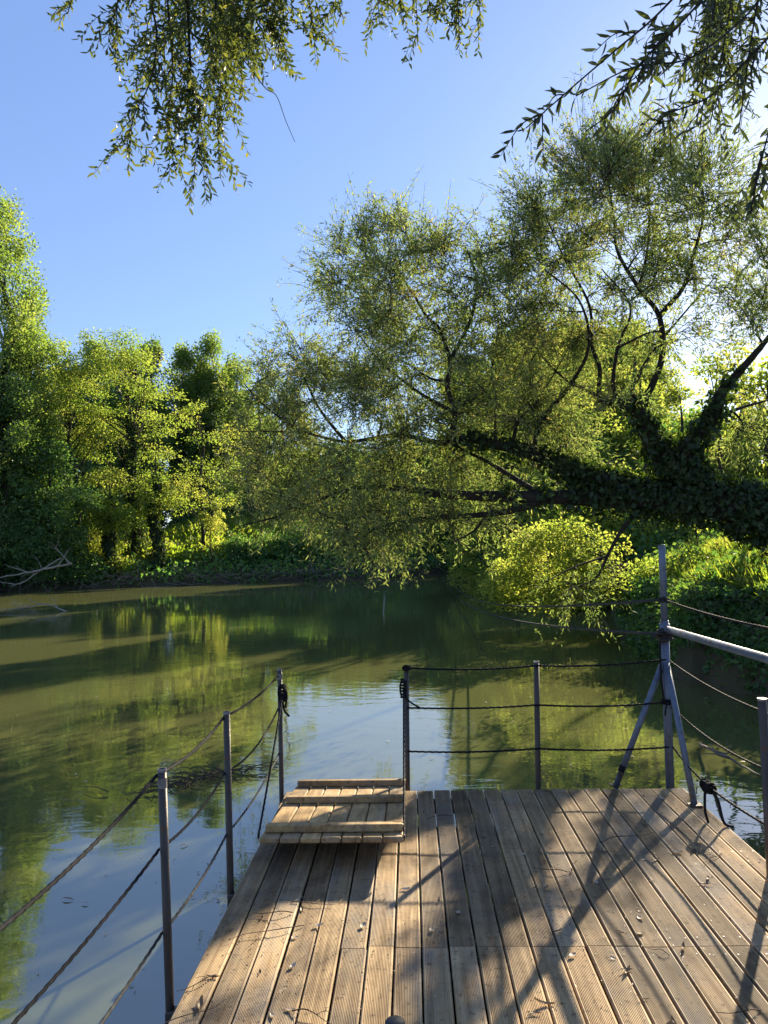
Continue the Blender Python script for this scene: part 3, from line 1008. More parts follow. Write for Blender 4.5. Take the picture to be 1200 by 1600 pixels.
def leaf_proto(i):
    mb = MB()
    L = [.05, .065, .04, .055][i]; W = [.014, .016, .022, .03][i]
    curl = [.5, .9, .35, .7][i]
    u = np.linspace(0, 1, 8)
    rows = []
    for s in (-1, -.5, 0, .5, 1):
        w = np.sin(np.pi * np.clip(u * .98 + .01, 0, 1)) ** .8 * W / 2 * s
        z = .003 + curl * .02 * (u - .5) ** 2 * 2 + abs(s) * W * .35 * curl
        rows.append(np.stack([u * L - L / 2, w, z], 1))
    v = np.concatenate(rows)
    f = [(r * 8 + c, r * 8 + c + 1, (r + 1) * 8 + c + 1, (r + 1) * 8 + c) for r in range(4) for c in range(7)]
    mb.add(v, f, [.15, .45, .8, .97][i])
    mb.tube([(L / 2 - .002, 0, .006), (L / 2 + .01, .001, .003)], .0008, 4)
    return mb.build('fallen_leaf', 'dry_leaf', None, True)


LEAF_LABEL = ['small dark brown dry leaf lying on the deck planks', 'curled brown dry leaf lying on the deck planks', 'small pale tan fallen leaf on the deck planks',
              'whitish curled fallen leaf lying on the deck planks']
protos = [leaf_proto(i) for i in range(4)]
used = [False] * 4
for n_ in range(96):
    k = int(RS.choice(4, p=[.42, .25, .2, .13]))
    if n_ < 60:
        x, y = RS.uniform(DX0 + .08, DX1 - .05), RS.uniform(2.3, 5.5)
    else:
        x, y = np.clip(RS.normal(1.2, .4), DX0 + .05, DX1 - .05), RS.uniform(2.4, 4.6)
    if y > 4.1 and x < .02:
        y = RS.uniform(2.6, 3.9)
    if used[k]:
        o = protos[k].copy(); COL.objects.link(o)
    else:
        o = protos[k]; used[k] = True
    tag(o, LEAF_LABEL[k], 'leaf', 'fallen leaves scattered on the deck')
    o.location = (x, y, DECK_Z + .001)
    s = RS.uniform(.5, 1.3)
    o.scale = (s, s, s)
    o.rotation_euler = (RS.normal(0, .12), RS.normal(0, .12), RS.uniform(0, 6.28))
for p_, u_ in zip(protos, used):
    if not u_:
        bpy.data.objects.remove(p_)


def twig_proto(i):
    mb = MB()
    L = [.24, .16, .32, .11][i]
    pts = [(-L / 2, 0, .004)]
    for s in np.linspace(-.25, .5, 4):
        pts.append((s * L, RS.normal(0, .05 * L), .006 + abs(RS.normal(0, .006))))
    q = bez(pts, 5)
    mb.tube(q, np.linspace(.0024, .0010, len(q)), 5)
    for s in (.3, .55, .75)[: 1 + i % 3]:
        b0 = q[int(s * len(q))]
        d = np.array([RS.uniform(.3, 1), RS.choice([-1, 1]) * RS.uniform(.4, 1), .12]) * L * .25
        mb.tube(bez([b0, b0 + d * .5 + np.array([0, 0, .006]), b0 + d], 4), .0009, 4)
    return mb.build('fallen_twig', 'twig', None, True)


TWIG_LABEL = ['thin forked brown twig lying on the planks', 'short crooked twig lying on the planks', 'long thin brown twig lying across the planks', 'short stub of dry twig lying on the planks']
protos = [twig_proto(i) for i in range(4)]
spots = [(-.62, 3.55, 2), (-.85, 2.95, 2), (-.5, 3.9, 0), (-.7, 3.75, 1), (-.55, 2.75, 3), (-.42, 2.95, 1), (-.2, 2.7, 3), (.75, 4.3, 1), (1.25, 4.75, 2), (1.0, 3.4, 3), (1.15, 3.0, 1), (.95, 2.75, 3), (.55, 2.6, 1), (1.6, 4.4, 0), (.2, 5.1, 2), (1.45, 2.7, 1), (-.88, 3.15, 1)]
used = [False] * 4
for x, y, k in spots:
    if used[k]:
        o = protos[k].copy(); COL.objects.link(o)
    else:
        o = protos[k]; used[k] = True
    tag(o, TWIG_LABEL[k], 'twig', 'fallen twigs scattered on the deck')
    o.location = (x + RS.normal(0, .03), y + RS.normal(0, .03), DECK_Z + .002)
    o.rotation_euler = (0, 0, RS.uniform(-.9, .9) + (math.pi if RS.uniform() < .5 else 0))
    s = RS.uniform(.8, 1.25); o.scale = (s, s, s)
cr = MB()
k = 1500
x = RS.uniform(DX0 + .02, DX1 - .02, k); y = RS.uniform(2.0, 5.6, k)
okm = ~((y > 4.2) & (x < 0))
x, y = x[okm], y[okm]; k = len(x)
cr.leaves(np.stack([x, y, np.full(k, DECK_Z + .004)], 1), unit(np.stack([RS.normal(size=k), RS.normal(size=k), RS.normal(size=k) * .15], 1)), np.tile([0, 0, 1.0], (k, 1)) + RS.normal(size=(k, 3)) * .2,
          RS.uniform(.004, .024, k), RS.uniform(.002, .008, k), np.clip(RS.beta(.7, .9, k), 0, 1), 'oval')
tag(cr.build('leaf_crumbs', 'dry_leaf'), 'fine crumbs of bark and leaf strewn over the planks', 'debris', kind='stuff')

# ------------------------------------------------------------------ beams that reach the deck, the lit trees and the water
for x in (-.6, 0.1, .7):
    for y in (2.4, 3.3, 4.2, 5.2):
        sunlit((x, y, .5), .62, 1.15)
sunlit((1.4, 4.6, .5), .55, .75)
sunlit((1.9, 5.6, 1.4), .5, .8)
for px in (60, 130, 205, 260, 320):
    for py in (570, 650, 720, 780):
        sunlit(at(px, py, 52), 2.6, .97)
for px in (210, 260, 310, 360):
    sunlit(at(px, 830, 57), 2.6, 1.4)
    sunlit(at(px, 850, 54.5 + (px - 210) * .015), 1.8, 1.2)
for x in np.arange(-14, 5, 0.9):
    sunlit((x, 20.6 + x * .06, 0), .62, .92)
for x in np.arange(-32, -4, 1.4):
    sunlit((x, 37 + (x + 18) * .3, 0), 1.0, .92)
for px, py, Y in ((770, 840, 17.5), (800, 800, 17.5), (900, 800, 17.5), (980, 800, 17), (800, 830, 17), (800, 900, 16.6), (830, 860, 17), (880, 850, 16.8), (930, 850, 16.5), (1000, 830, 16.5), (880, 910, 16.5), (960, 900, 16), (1040, 860, 16)):
    sunlit(at(px, py, Y), 2.5, 1.4)
for px, py, Y in ((1090, 890, 12.6), (1140, 880, 12.4), (1190, 865, 12.2), (1060, 915, 13.4), (1000, 930, 15)):
    sunlit(at(px, py, Y), 1.5, 1.15)
for px, py in ((880, 680), (980, 680), (780, 690), (1000, 560), (840, 600), (930, 600)):
    sunlit(at(px, py, 24), 2.4, .95)

for px in (300, 370, 440):
    sunlit(at(px, 862, 55.5), 1.5, .6)

# ------------------------------------------------------------------ the big leaning willow
wy = 12.4
root = np.array([9.4, 11.6, gh(9.4, 11.6) - .3])
willow = thing('willow_tree', 'huge leaning willow with ivy-clad trunk stretching low over the water', 'tree', tuple(root))


def pw_(pts):
    return [np.array(at(a, b, c)) for a, b, c in pts]


LIMBS = []


def limb(pts, r0, r1=None, n=8):
    q = bez(pts, n)
    s = np.linspace(0, 1, len(q))
    if r1 is None:
        LIMBS.append((q, np.interp(s, np.linspace(0, 1, len(r0)), r0)))
    else:
        LIMBS.append((q, r0 + (r1 - r0) * s ** .8))
    return q


trunk_q = limb([root, np.array([8.6, 11.6, 2.2])] + pw_([(1290, 838, 11.6), (1215, 806, 11.7), (1150, 792, 11.8)]), .55, .30)
main_q = limb(pw_([(1165, 790, 11.8), (1100, 784, 12.0), (1040, 780, 12.2), (960, 779, 12.4), (900, 777, 12.5), (840, 777, 12.6), (760, 775, 12.8), (690, 772, 13.0), (630, 764, 13.2), (560, 762, 13.3), (500, 780, 13.2), (468, 795, 13.0),
                       (431, 808, 12.8), (375, 822, 12.5)]), [.28, .24, .20, .165, .135, .11, .09, .075, .055, .04, .03, .022, .016, .008])
up_q = limb(pw_([(1030, 776, 12.2), (953, 753, 12.4), (892, 735, 12.6), (831, 710, 12.7), (762, 691, 12.9), (730, 686, 13.0), (690, 692, 13.2), (620, 680, 13.4), (540, 690, 13.4), (470, 676, 13.3), (374, 674, 13.0)]), [.19, .14, .115, .10, .08, .068, .052, .038, .03, .02, .008])
limb(pw_([(730, 686, 13.0), (707, 682, 12.9), (711, 645, 12.8), (699, 605, 12.8), (703, 564, 12.9), (687, 515, 12.9), (667, 495, 13.0), (640, 450, 13.1), (610, 418, 13.2), (570, 400, 13.3)]), .065, .012)
limb(pw_([(703, 564, 12.9), (735, 500, 12.6), (745, 440, 12.4), (730, 390, 12.3)]), .04, .01)
limb(pw_([(711, 645, 12.8), (650, 610, 13.2), (590, 560, 13.6), (545, 500, 13.8)]), .04, .01)
limb(pw_([(470, 676, 13.3), (443, 657, 13.2), (403, 625, 13.0), (382, 600, 12.9)]), .03, .008)
limb(pw_([(540, 690, 13.4), (500, 640, 13.8), (470, 580, 14.2), (450, 550, 14.4)]), .035, .008)
stump = limb(pw_([(1120, 780, 11.9), (1067, 739, 12.0), (1030, 706, 12.1), (1002, 650, 12.2), (992, 622, 12.25)]), .23, .11)
limb(pw_([(1000, 640, 12.2), (1010, 621, 12.2), (1034, 560, 12.1), (1030, 495, 12.0), (998, 450, 12.0), (965, 393, 12.1), (959, 341, 12.2), (950, 280, 12.3)]), .07, .012)
limb(pw_([(1030, 495, 12.0), (1042, 480, 11.9), (1067, 450, 11.8), (1083, 402, 11.6), (1100, 330, 11.4), (1095, 280, 11.4)]), .05, .01)
limb(pw_([(998, 450, 12.0), (1010, 400, 12.4), (1015, 330, 12.7), (1005, 260, 12.8)]), .035, .008)
limb(pw_([(960, 632, 12.3), (937, 621, 12.3), (937, 576, 12.4), (925, 540, 12.5), (920, 475, 12.6), (880, 400, 12.8), (850, 330, 13.0)]), .055, .01)
limb(pw_([(1002, 650, 12.2), (949, 625, 12.4), (888, 595, 12.8), (850, 560, 13.2), (810, 500, 13.6)]), .05, .01)
limb(pw_([(992, 622, 12.2), (990, 605, 12.4), (1018, 552, 12.8), (1060, 500, 13.2), (1120, 430, 13.4)]), .05, .01)
limb(pw_([(985, 640, 12.2), (959, 609, 12.0), (965, 544, 11.7), (985, 480, 11.4), (940, 420, 11.2)]), .05, .01)
limb(pw_([(1090, 755, 11.9), (1075, 702, 11.8), (1111, 657, 11.7), (1128, 613, 11.6), (1156, 580, 11.5), (1197, 532, 11.4), (1240, 470, 11.3)]), .16, .02)
limb(pw_([(1111, 657, 11.7), (1150, 640, 11.9), (1200, 625, 12.2)]), .05, .015)
limb(pw_([(812, 704, 12.7), (803, 690, 12.7), (811, 657, 12.7), (843, 621, 12.8), (880, 560, 13.0)]), .055, .01)
limb(pw_([(845, 716, 12.65), (835, 702, 12.6), (847, 657, 12.5), (892, 600, 12.3), (920, 540, 12.1), (905, 470, 11.9), (850, 420, 11.9)]), .06, .01)
limb(pw_([(780, 696, 12.85), (774, 682, 12.8), (774, 617, 12.8), (768, 576, 12.9), (790, 500, 13.0)]), .035, .008)
limb(pw_([(850, 776, 12.6), (800, 745, 12.9), (760, 720, 13.2), (720, 700, 13.5), (640, 640, 13.9)]), .06, .012)
limb(pw_([(1000, 790, 12.3), (994, 800, 12.3), (969, 832, 12.3), (949, 869, 12.4), (929, 905, 12.6), (880, 925, 12.8)]), .05, .012)
limb(pw_([(949, 869, 12.4), (900, 885, 12.1), (850, 910, 11.9)]), .02, .008)
limb(pw_([(850, 782, 12.6), (805, 797, 12.6), (756, 804, 12.7), (695, 808, 12.7), (650, 812, 12.6), (585, 826, 12.3), (570, 850, 12.2), (585, 885, 12.1)]), .075, .012)
limb(pw_([(760, 804, 12.7), (740, 830, 12.4), (700, 850, 12.1)]), .03, .01)

wood = MB()
nodes = []
for q, r in LIMBS:
    wood.tube(q, r, 9 if r[0] > .1 else 6, caps=True, wob=.07 if r[0] > .1 else 0)
    for p_, r_ in zip(q, r):
        if r_ < .25:
            nodes.append((p_, r_))
npos = np.array([a for a, _ in nodes]); nrad = np.array([b for _, b in nodes])

# leafy sprays: (cx, cy, rx, ry, clumps, mean Y, spread Y)
E = [(600, 392, 85, 50, 22, 13.3, .6), (690, 385, 28, 45, 6, 13.0, .5), (560, 465, 65, 55, 16, 13.6, .7), (650, 480, 90, 70, 26, 13.2, 1.0), (570, 560, 100, 60, 22, 13.6, 1.0),
     (455, 575, 50, 45, 12, 14.0, .6), (425, 655, 62, 55, 16, 13.4, .7), (540, 655, 110, 70, 27, 13.4, 1.3), (650, 605, 100, 80, 30, 13.2, 1.5), (760, 480, 70, 80, 18, 13.0, 1.2),
     (850, 420, 65, 85, 20, 12.6, 1.2), (850, 335, 32, 50, 6, 12.7, .6), (940, 290, 65, 65, 18, 12.3, .9), (1010, 270, 55, 50, 11, 12.3, .9), (1080, 310, 50, 55, 10, 11.6, .8),
     (960, 400, 80, 70, 18, 12.0, 1.2), (1060, 420, 60, 80, 12, 12.0, 1.2), (1150, 420, 60, 110, 11, 11.6, 1.0), (780, 600, 90, 70, 20, 13.6, 1.1), (880, 555, 80, 70, 16, 13.4, 1.1),
     (970, 520, 80, 60, 10, 13.0, .9), (435, 750, 70, 56, 16, 13.2, .8), (545, 760, 100, 62, 27, 13.2, 1.2), (640, 755, 90, 58, 18, 13.5, 1.2), (760, 735, 90, 50, 11, 13.9, .7),
     (573, 828, 40, 34, 8, 12.3, .5), (860, 670, 80, 45, 7, 13.8, .8), (625, 812, 60, 26, 6, 12.6, .7), (740, 815, 70, 22, 5, 12.9, .5), (1100, 560, 80, 60, 8, 11.8, 1.2), (1165, 630, 45, 50, 8, 11.9, .9), (1155, 545, 50, 60, 10, 11.8, .6), (1185, 470, 25, 60, 7, 11.6, .6), (1140, 690, 50, 25, 4, 12.2, .5), (785, 405, 45, 40, 8, 12.8, .6), (1125, 600, 40, 40, 8, 12.5, .5), (1185, 570, 30, 50, 7, 12.0, .5), (1170, 660, 30, 30, 4, 12.3, .4), (900, 645, 60, 30, 5, 12.4, .4), (835, 665, 40, 25, 4, 12.3, .3), (960, 615, 40, 30, 4, 12.3, .3), (900, 640, 70, 40, 5, 13.2, .5), (840, 630, 40, 40, 4, 13.0, .6), (870, 300, 50, 50, 5, 12.6, .6), (950, 260, 70, 40, 5, 12.4, .7), (1050, 280, 60, 50, 6, 12.0, .7), (1120, 320, 60, 60, 7, 11.7, .7), (900, 380, 70, 60, 5, 12.5, .8), (760, 430, 40, 50, 4, 12.5, .6),
     (960, 690, 60, 40, 4, 13.2, .6), (1030, 620, 70, 50, 6, 11.4, .8), (900, 915, 40, 25, 2, 12.5, .3), (820, 540, 60, 60, 6, 11.9, .6), (690, 690, 70, 40, 7, 13.6, .6)]
CL = []
for cx, cy, rx, ry, n_, Ym, Ys in E:
    k = int(n_ * 1.0)
    a = RS.uniform(0, 2 * np.pi, k); rr = np.sqrt(RS.uniform(0, 1, k))
    for a_, r_ in zip(a, rr):
        CL.append(np.array(at(cx + np.cos(a_) * r_ * rx, cy + np.sin(a_) * r_ * ry, Ym + RS.normal(0, Ys * .8))))
CL = thin(np.array(CL))
wl = MB()
twigs = MB()
order = np.argsort([np.min(np.linalg.norm(npos - c, axis=1)) for c in CL])
UP = np.array([0, 0, 1.0])
for ci in order:
    c = CL[ci]
    dv = c - npos
    dist = np.linalg.norm(dv, axis=1)
    j = np.argmin(dist + .5 * np.maximum(0, npos[:, 2] - c[2] + .1))
    a = npos[j]
    r0 = min(nrad[j] * .75, .016 + .02 * dist[j])
    q = branch_to(wood if dist[j] > .5 else twigs, a, c, r0, .006, 5, .06, 8, .08)
    npos = np.vstack([npos, q[2:]]); nrad = np.concatenate([nrad, np.linspace(r0, .008, len(q))[2:]])
    out = unit(c - a)
    # twigs that fan out from the branch end, each carrying two rows of narrow leaves
    hi = sstep(6.2, 8.5, c[2])
    old = .5 if RS.uniform() < (.22 if c[0] < -1.6 else .05) else RS.normal(0, .08)
    for _ in range(int(RS.uniform(11, 17))):
        s = RS.uniform(.45, 1.0)
        b0 = q[int(s * (len(q) - 1))] + RS.normal(size=3) * .05
        d = unit(out * .7 + rnd_dir(1)[0] * .85 + UP * (.7 * hi - .2 * (1 - hi)))
        ln = RS.uniform(.3, 1.0) * (1.35 if RS.uniform() < .25 else 1)
        end = b0 + d * ln
        mid = b0 + d * ln * .5 + UP * .05
        tq = bez([b0, mid, end + UP * (-.06 + .1 * hi)], 4)
        twigs.tube(tq, np.linspace(.0055, .002, len(tq)), 3, caps=False)
        k = int(RS.uniform(17, 32))
        u = RS.uniform(.08, 1, k) ** .8
        pos = np.stack([np.interp(u, np.linspace(0, 1, len(tq)), tq[:, z]) for z in range(3)], 1) + RS.normal(size=(k, 3)) * .035
        D = unit(d * .55 + rnd_dir(k) * .75 + UP * (-.18 + .35 * hi))
        Nn = unit(rnd_dir(k) + UP * .5)
        lt = np.clip(RS.normal(.42, .14) + old + RS.normal(0, .2, k), 0, 1)
        wl.leaves(pos, D, Nn, RS.uniform(.045, .125, k), RS.uniform(.013, .028, k), lt)
# yellowish dying sprays at the lower left
part(wood, 'trunk', 'bark', willow, True)
part(twigs, 'twigs', 'bark', willow)
part(wl, 'crown', 'willow_leaf', willow)
# ivy over the trunk and the thick limbs
iv = MB()


def ivy_on(q, r, k, amp=1.0, fade=False):
    i = RS.uniform(0, len(q) - 1.001, k)
    i0 = i.astype(int); f = (i - i0)[:, None]
    c = q[i0] * (1 - f) + q[i0 + 1] * f
    if fade:
        kp_ = RS.uniform(size=k) > np.clip((i / len(q) - .3) / .7, 0, 1) ** .8 * (1 + .5 * np.sin(i * 1.1))
        i0 = i0[kp_]; c = c[kp_]; k = len(c)
    T = unit(q[i0 + 1] - q[i0])
    rad = r[i0]
    a = rnd_dir(k); a = unit(a - T * np.sum(a * T, 1, keepdims=True) + UP * .25)
    out = a * (rad * RS.uniform(.9, 1.25, k) + np.abs(RS.normal(0, .07 * amp, k)) + .02)[:, None]
    iv.leaves(c + out, unit(rnd_dir(k) * .8 + np.array([0, 0, -.7])), unit(a + rnd_dir(k) * .5), RS.uniform(.035, .14, k), RS.uniform(.035, .12, k), np.clip(RS.normal(.5, .25, k), 0, 1), 'oval')


ivy_on(trunk_q, LIMBS[0][1], 5200, 1.1)
ivy_on(main_q[:50], LIMBS[1][1][:50], 4600, 1.1, True)
ivy_on(up_q[:46], LIMBS[2][1][:46], 3000, .9, True)
ivy_on(stump, np.linspace(.22, .10, len(stump)), 3400, 1.0, True)
ivy_on(LIMBS[16][0][:34], LIMBS[16][1][:34], 1700, .9, True)
part(iv, 'ivy', 'ivy_leaf', willow)

# ------------------------------------------------------------------ hanging sprays of trees above the viewer
def hanging(label, trunk_xy, lean_pts, sprays, leafL, leafW, per_m, name='overhanging_tree', r0=.16, mat='hanging_leaf'):
    """tree at the viewer's side whose limb reaches overhead; sprays hang from it"""
    bx, by = trunk_xy
    bz = gh(bx, by) - .2
    t = thing(name, label, 'tree', (bx, by, bz), 'trees hanging over the viewer')
    wd = MB(); lf = MB()
    lq = bez([np.array([bx, by, bz])] + [np.array(p) for p in lean_pts], 8)
    wd.tube(lq, np.linspace(r0, .035, len(lq)), 9, caps=True, wob=.05)
    for pts, r1, spread, n_side, ln in sprays:
        P_ = [np.array(p) for p in pts]
        j = np.argmin(np.linalg.norm(lq - P_[0], axis=1))
        full = bez([lq[j]] + P_, 8)
        wd.tube(full, np.linspace(r1, .003, len(full)), 6, caps=True)
        vis = full[8:]
        sets = [vis]
        for _ in range(n_side):
            s = RS.uniform(.0, .97) ** .9
            b0 = vis[int(s * (len(vis) - 1))]
            T = unit(vis[min(len(vis) - 1, int(s * (len(vis) - 1)) + 1)] - b0 + 1e-6)
            d = unit(T * .6 + rnd_dir(1)[0] * spread + np.array([0, 0, -.25]))
            L = ln * RS.uniform(.5, 1.2)
            m_ = b0 + d * L * .5 + np.array([0, 0, .02])
            e_ = b0 + d * L + np.array([0, 0, -.22 * L])
            sq = bez([b0, m_, e_], 6)
            wd.tube(sq, np.linspace(.004, .0013, len(sq)), 4, caps=False)
            sets.append(sq)
        for sq in sets:
            seg = np.concatenate([[0], np.cumsum(np.linalg.norm(np.diff(sq, axis=0), axis=1))])
            k = max(4, int(seg[-1] * per_m))
            u = np.linspace(.03, 1, k) * seg[-1]
            pos = np.stack([np.interp(u, seg, sq[:, z]) for z in range(3)], 1)
            T = np.stack([np.interp(u, seg, np.gradient(sq[:, z])) for z in range(3)], 1)
            T = unit(T)
            a = np.arange(k) * 2.4 + RS.uniform(0, 6)
            ref = unit(np.cross(T, np.array([.2, .9, .3])))
            w = np.cross(T, ref)
            o_ = np.cos(a)[:, None] * ref + np.sin(a)[:, None] * w
            D = unit(T * .7 + o_ * .85 + rnd_dir(k) * .4 + np.array([0, 0, -.15]))
            Nn = unit(np.cross(D, rnd_dir(k)))
            lf.leaves(pos, D, Nn, leafL * RS.uniform(.6, 1.25, k), leafW * RS.uniform(.7, 1.25, k), np.clip(RS.normal(.4, .25, k), 0, 1), 'lance6')
    part(wd, 'trunk', 'bark', t, True)
    part(lf, 'foliage', mat, t)
    return t


def sp(Y, *pp):
    return [np.array(at(a, b, Y + c)) for a, b, c in pp]


S = []
# the long curtain at the upper left
Yh = 6.2
S += [(sp(Yh, (285, -120, 0), (292, -20, 0), (296, 72, .05), (300, 135, .1), (312, 189, .1), (300, 298, .1)), .02, .95, 56, .42)]
S += [(sp(Yh + .3, (330, -120, 0), (345, -20, 0), (348, 54, .1), (352, 81, 0), (340, 180, .1), (345, 280, 0)), .014, .95, 34, .36)]
S += [(sp(Yh - .2, (240, -120, 0), (235, -10, 0), (245, 54, .1), (235, 126, 0), (210, 180, .1), (195, 239, .2)), .012, .95, 28, .34)]
S += [(sp(Yh + .1, (265, -120, 0), (262, 0, 0), (270, 108, .1), (262, 198, 0), (275, 271, .1)), .012, .95, 34, .36)]
S += [(sp(Yh + .4, (330, -110, 0), (320, 0, 0), (335, 108, .1), (370, 171, 0)), .012, .8, 30, .36)]
S += [(sp(Yh + .2, (380, -120, 0), (385, -20, 0), (395, 27, .1), (390, 67, 0)), .012, .9, 34, .42)]
S += [(sp(Yh, (420, -120, 0), (425, -30, 0), (430, 18, .1), (425, 54, 0)), .010, .9, 22, .36)]
S += [(sp(Yh, (200, -110, 0), (190, -30, 0), (180, 18, 0), (165, 40, 0)), .010, .9, 16, .34)]
S += [(sp(Yh + .6, (300, -110, 0), (300, -30, 0), (275, 27, 0), (255, 81, .2)), .010, .9, 34, .42)]
S += [(sp(Yh + .6, (350, -110, 0), (370, -30, 0), (360, 27, 0), (390, 99, .2)), .010, .9, 28, .36)]
S += [(sp(Yh, (125, -110, 0), (118, -40, 0), (112, 0, 0), (105, 22, 0)), .008, .7, 5, .2)]
# sprays along the upper edge
S += [(sp(Yh + .4, (470, -100, 0), (480, -20, 0), (488, 36, 0), (485, 67, 0)), .009, .8, 12, .3)]
S += [(sp(Yh + .4, (520, -100, 0), (530, -40, 0), (525, 0, 0), (510, 27, 0)), .009, .8, 10, .28)]
for ax_, ay_ in ((590, 40), (625, 35), (650, 72), (690, 25), (715, 60), (748, 40), (670, 25), (605, 15)):
    S += [(sp(Yh + .5 + RS.normal(0, .2), (ax_ - 5, -100, 0), (ax_ - 6, -40, 0), (ax_, 0, 0), (ax_ + 3, ay_, 0)), .008, .8, 9, .26)]
for k_ in range(5):
    x0 = RS.uniform(200, 440); ln_ = RS.uniform(50, 190) * (1 - abs(x0 - 300) / 260)
    S += [(sp(Yh + RS.uniform(-.5, .9), (x0, -110, 0), (x0 + 5, -30, 0), (x0 + RS.normal(0, 8), ln_ * .4, .1), (x0 + RS.normal(0, 16), ln_, .1)), .008, .9, 26, .36)]
hanging('willow boughs hanging into view at the upper left and top edge', (-3.6, -6.5), [(-3.7, -5.5, 4), (-3.2, -3, 6.6), (-2.4, 1, 8.0), (-1.8, 4, 8.3), (-1.3, 6.0, 8.0), (0.3, 6.9, 7.6)], S, .075, .023, 48)
# bare dangling shoot of the same bough
sh = MB()
q = bez(sp(6.3, (352, -60, 0), (352, 40, 0), (375, 85, 0), (392, 108, 0), (415, 138, 0), (432, 150, .05), (447, 190, .1), (461, 222, .1)), 6)
sh.tube(q, np.linspace(.007, .0022, len(q)), 5)
t_ = [o for o in COL.objects if o.name.startswith('overhanging_tree')][0]
part(sh, 'bare_shoot', 'bark', t_, True)

# boughs further up at the right
S = []
for k_ in range(7):
    x0 = RS.uniform(1100, 1260)
    S += [(sp(7 + RS.uniform(-.6, 1.2), (x0 + 30, -120, .2), (x0 + 20, -50, .1), (x0 + 5, RS.uniform(10, 70), 0), (x0 - 12, RS.uniform(80, 250) * (.5 + .5 * (x0 - 1050) / 180), 0)), .008, .9, 26, .36)]
hanging('willow boughs hanging behind the long-leaved twigs at the upper right', (6.8, -4.5), [(6.6, -3, 4), (6.2, 1, 7.4), (5.4, 5, 8.2), (4.6, 7.4, 8.0)], S, .075, .02, 48)

# the nearer tree at the upper right
S = []
Yr = 3.5
S += [(sp(Yr, (1150, -140, .2), (1100, -60, .1), (1030, 20, 0), (960, 80, 0), (890, 140, 0), (822, 200, 0)), .008, .5, 5, .22)]
S += [(sp(Yr + .1, (1180, -120, .2), (1130, -40, .1), (1060, 40, 0), (1000, 100, 0), (960, 170, 0), (915, 205, 0)), .008, .5, 6, .24)]
S += [(sp(Yr + .2, (1230, -60, .2), (1170, 20, .1), (1080, 90, 0), (990, 105, 0), (900, 150, 0)), .007, .5, 6, .22)]
S += [(sp(Yr + .15, (1240, 20, .2), (1180, 80, .1), (1110, 150, 0), (1040, 180, 0), (1010, 215, 0)), .007, .6, 8, .24)]
S += [(sp(Yr + .3, (1160, -130, .2), (1130, -60, .1), (1080, 0, 0), (1040, 50, .1), (1030, 90, 0)), .007, .6, 8, .22)]
for k_ in range(9):
    x0 = RS.uniform(1095, 1230)
    S += [(sp(Yr + RS.uniform(.2, 1.6), (x0 + 40, -160, .2), (x0 + 30, -60, .1), (x0 + 10, RS.uniform(20, 90), 0), (x0 - 10, RS.uniform(110, 230), 0)), .007, .9, 9, .28)]
for k_ in range(4):
    x0 = RS.uniform(1185, 1225)
    S += [(sp(Yr - .4 + RS.uniform(0, 1.0), (x0 + 60, -40, .2), (x0 + 50, 100, .1), (x0 + 10, RS.uniform(200, 260), 0), (x0 - 20, RS.uniform(260, 340), 0)), .006, .8, 4, .20)]
hanging('nearer tree whose long-leaved twigs reach in at the upper right', (4.2, -5.2), [(4.3, -4, 3.5), (4.2, -1.5, 5.6), (3.6, 1.6, 6.0), (2.8, 3.6, 5.6), (2.4, 4.6, 5.3)], S, .085, .019, 40, mat='near_leaf')

# ------------------------------------------------------------------ trees of the far bank, left
G = 'trees on the far bank'
tree('tall poplar at the far left whose crown rises highest above the bank', -5, 298, 46.5, 64, 'poplar', group=G, n=150, trunk=.4, t0=.3, lean=.1)
tree('second poplar inside the tall one, its bushy top halfway up the frame edge', 40, 478, 49, 46, 'poplar', group=G, n=110, trunk=.3, t0=.15)
tree('dark bushy tree in shade under the tall poplar', 5, 610, 47.5, 75, 'broad', group=G, n=95, trunk=.2, t0=.05)
tree('low shaded tree leaning to the water left of the ivy trunks', 75, 672, 48.5, 62, 'broad', group=G, n=85, trunk=.16, t0=.05)
tree('yellow-green locust with a bare crooked stem, left of the ivy-clad locust', 128, 522, 52, 62, 'locust', group=G, n=85, trunk=.2, t0=.36, lean=-.5, ivy=.18, clear=.6)
tree('tall yellow-green locust with its trunk wrapped in dark ivy', 208, 516, 54, 74, 'locust', group=G, n=120, trunk=.34, t0=.36, ivy=.66, clear=.72)
tree('lower bright yellow-green locust in the sun above the grassy slope', 318, 612, 57, 62, 'locust', group=G, n=105, trunk=.15, t0=.18)
tree('slim locust stub draped with sunlit ivy beside the dark ivy trunk', 243, 690, 53, 30, 'locust', group=G, n=26, trunk=.16, t0=.45, ivy=.75)
tree('short leaning stem covered in ivy below the crooked locust', 172, 720, 51, 36, 'locust', group=G, n=30, trunk=.14, t0=.4, ivy=.7)
tree('leafy sapling standing on the sunlit crest of the far slope', 330, 770, 55, 15, 'maple', group=G, n=14, trunk=.04, t0=.45, name='sapling')
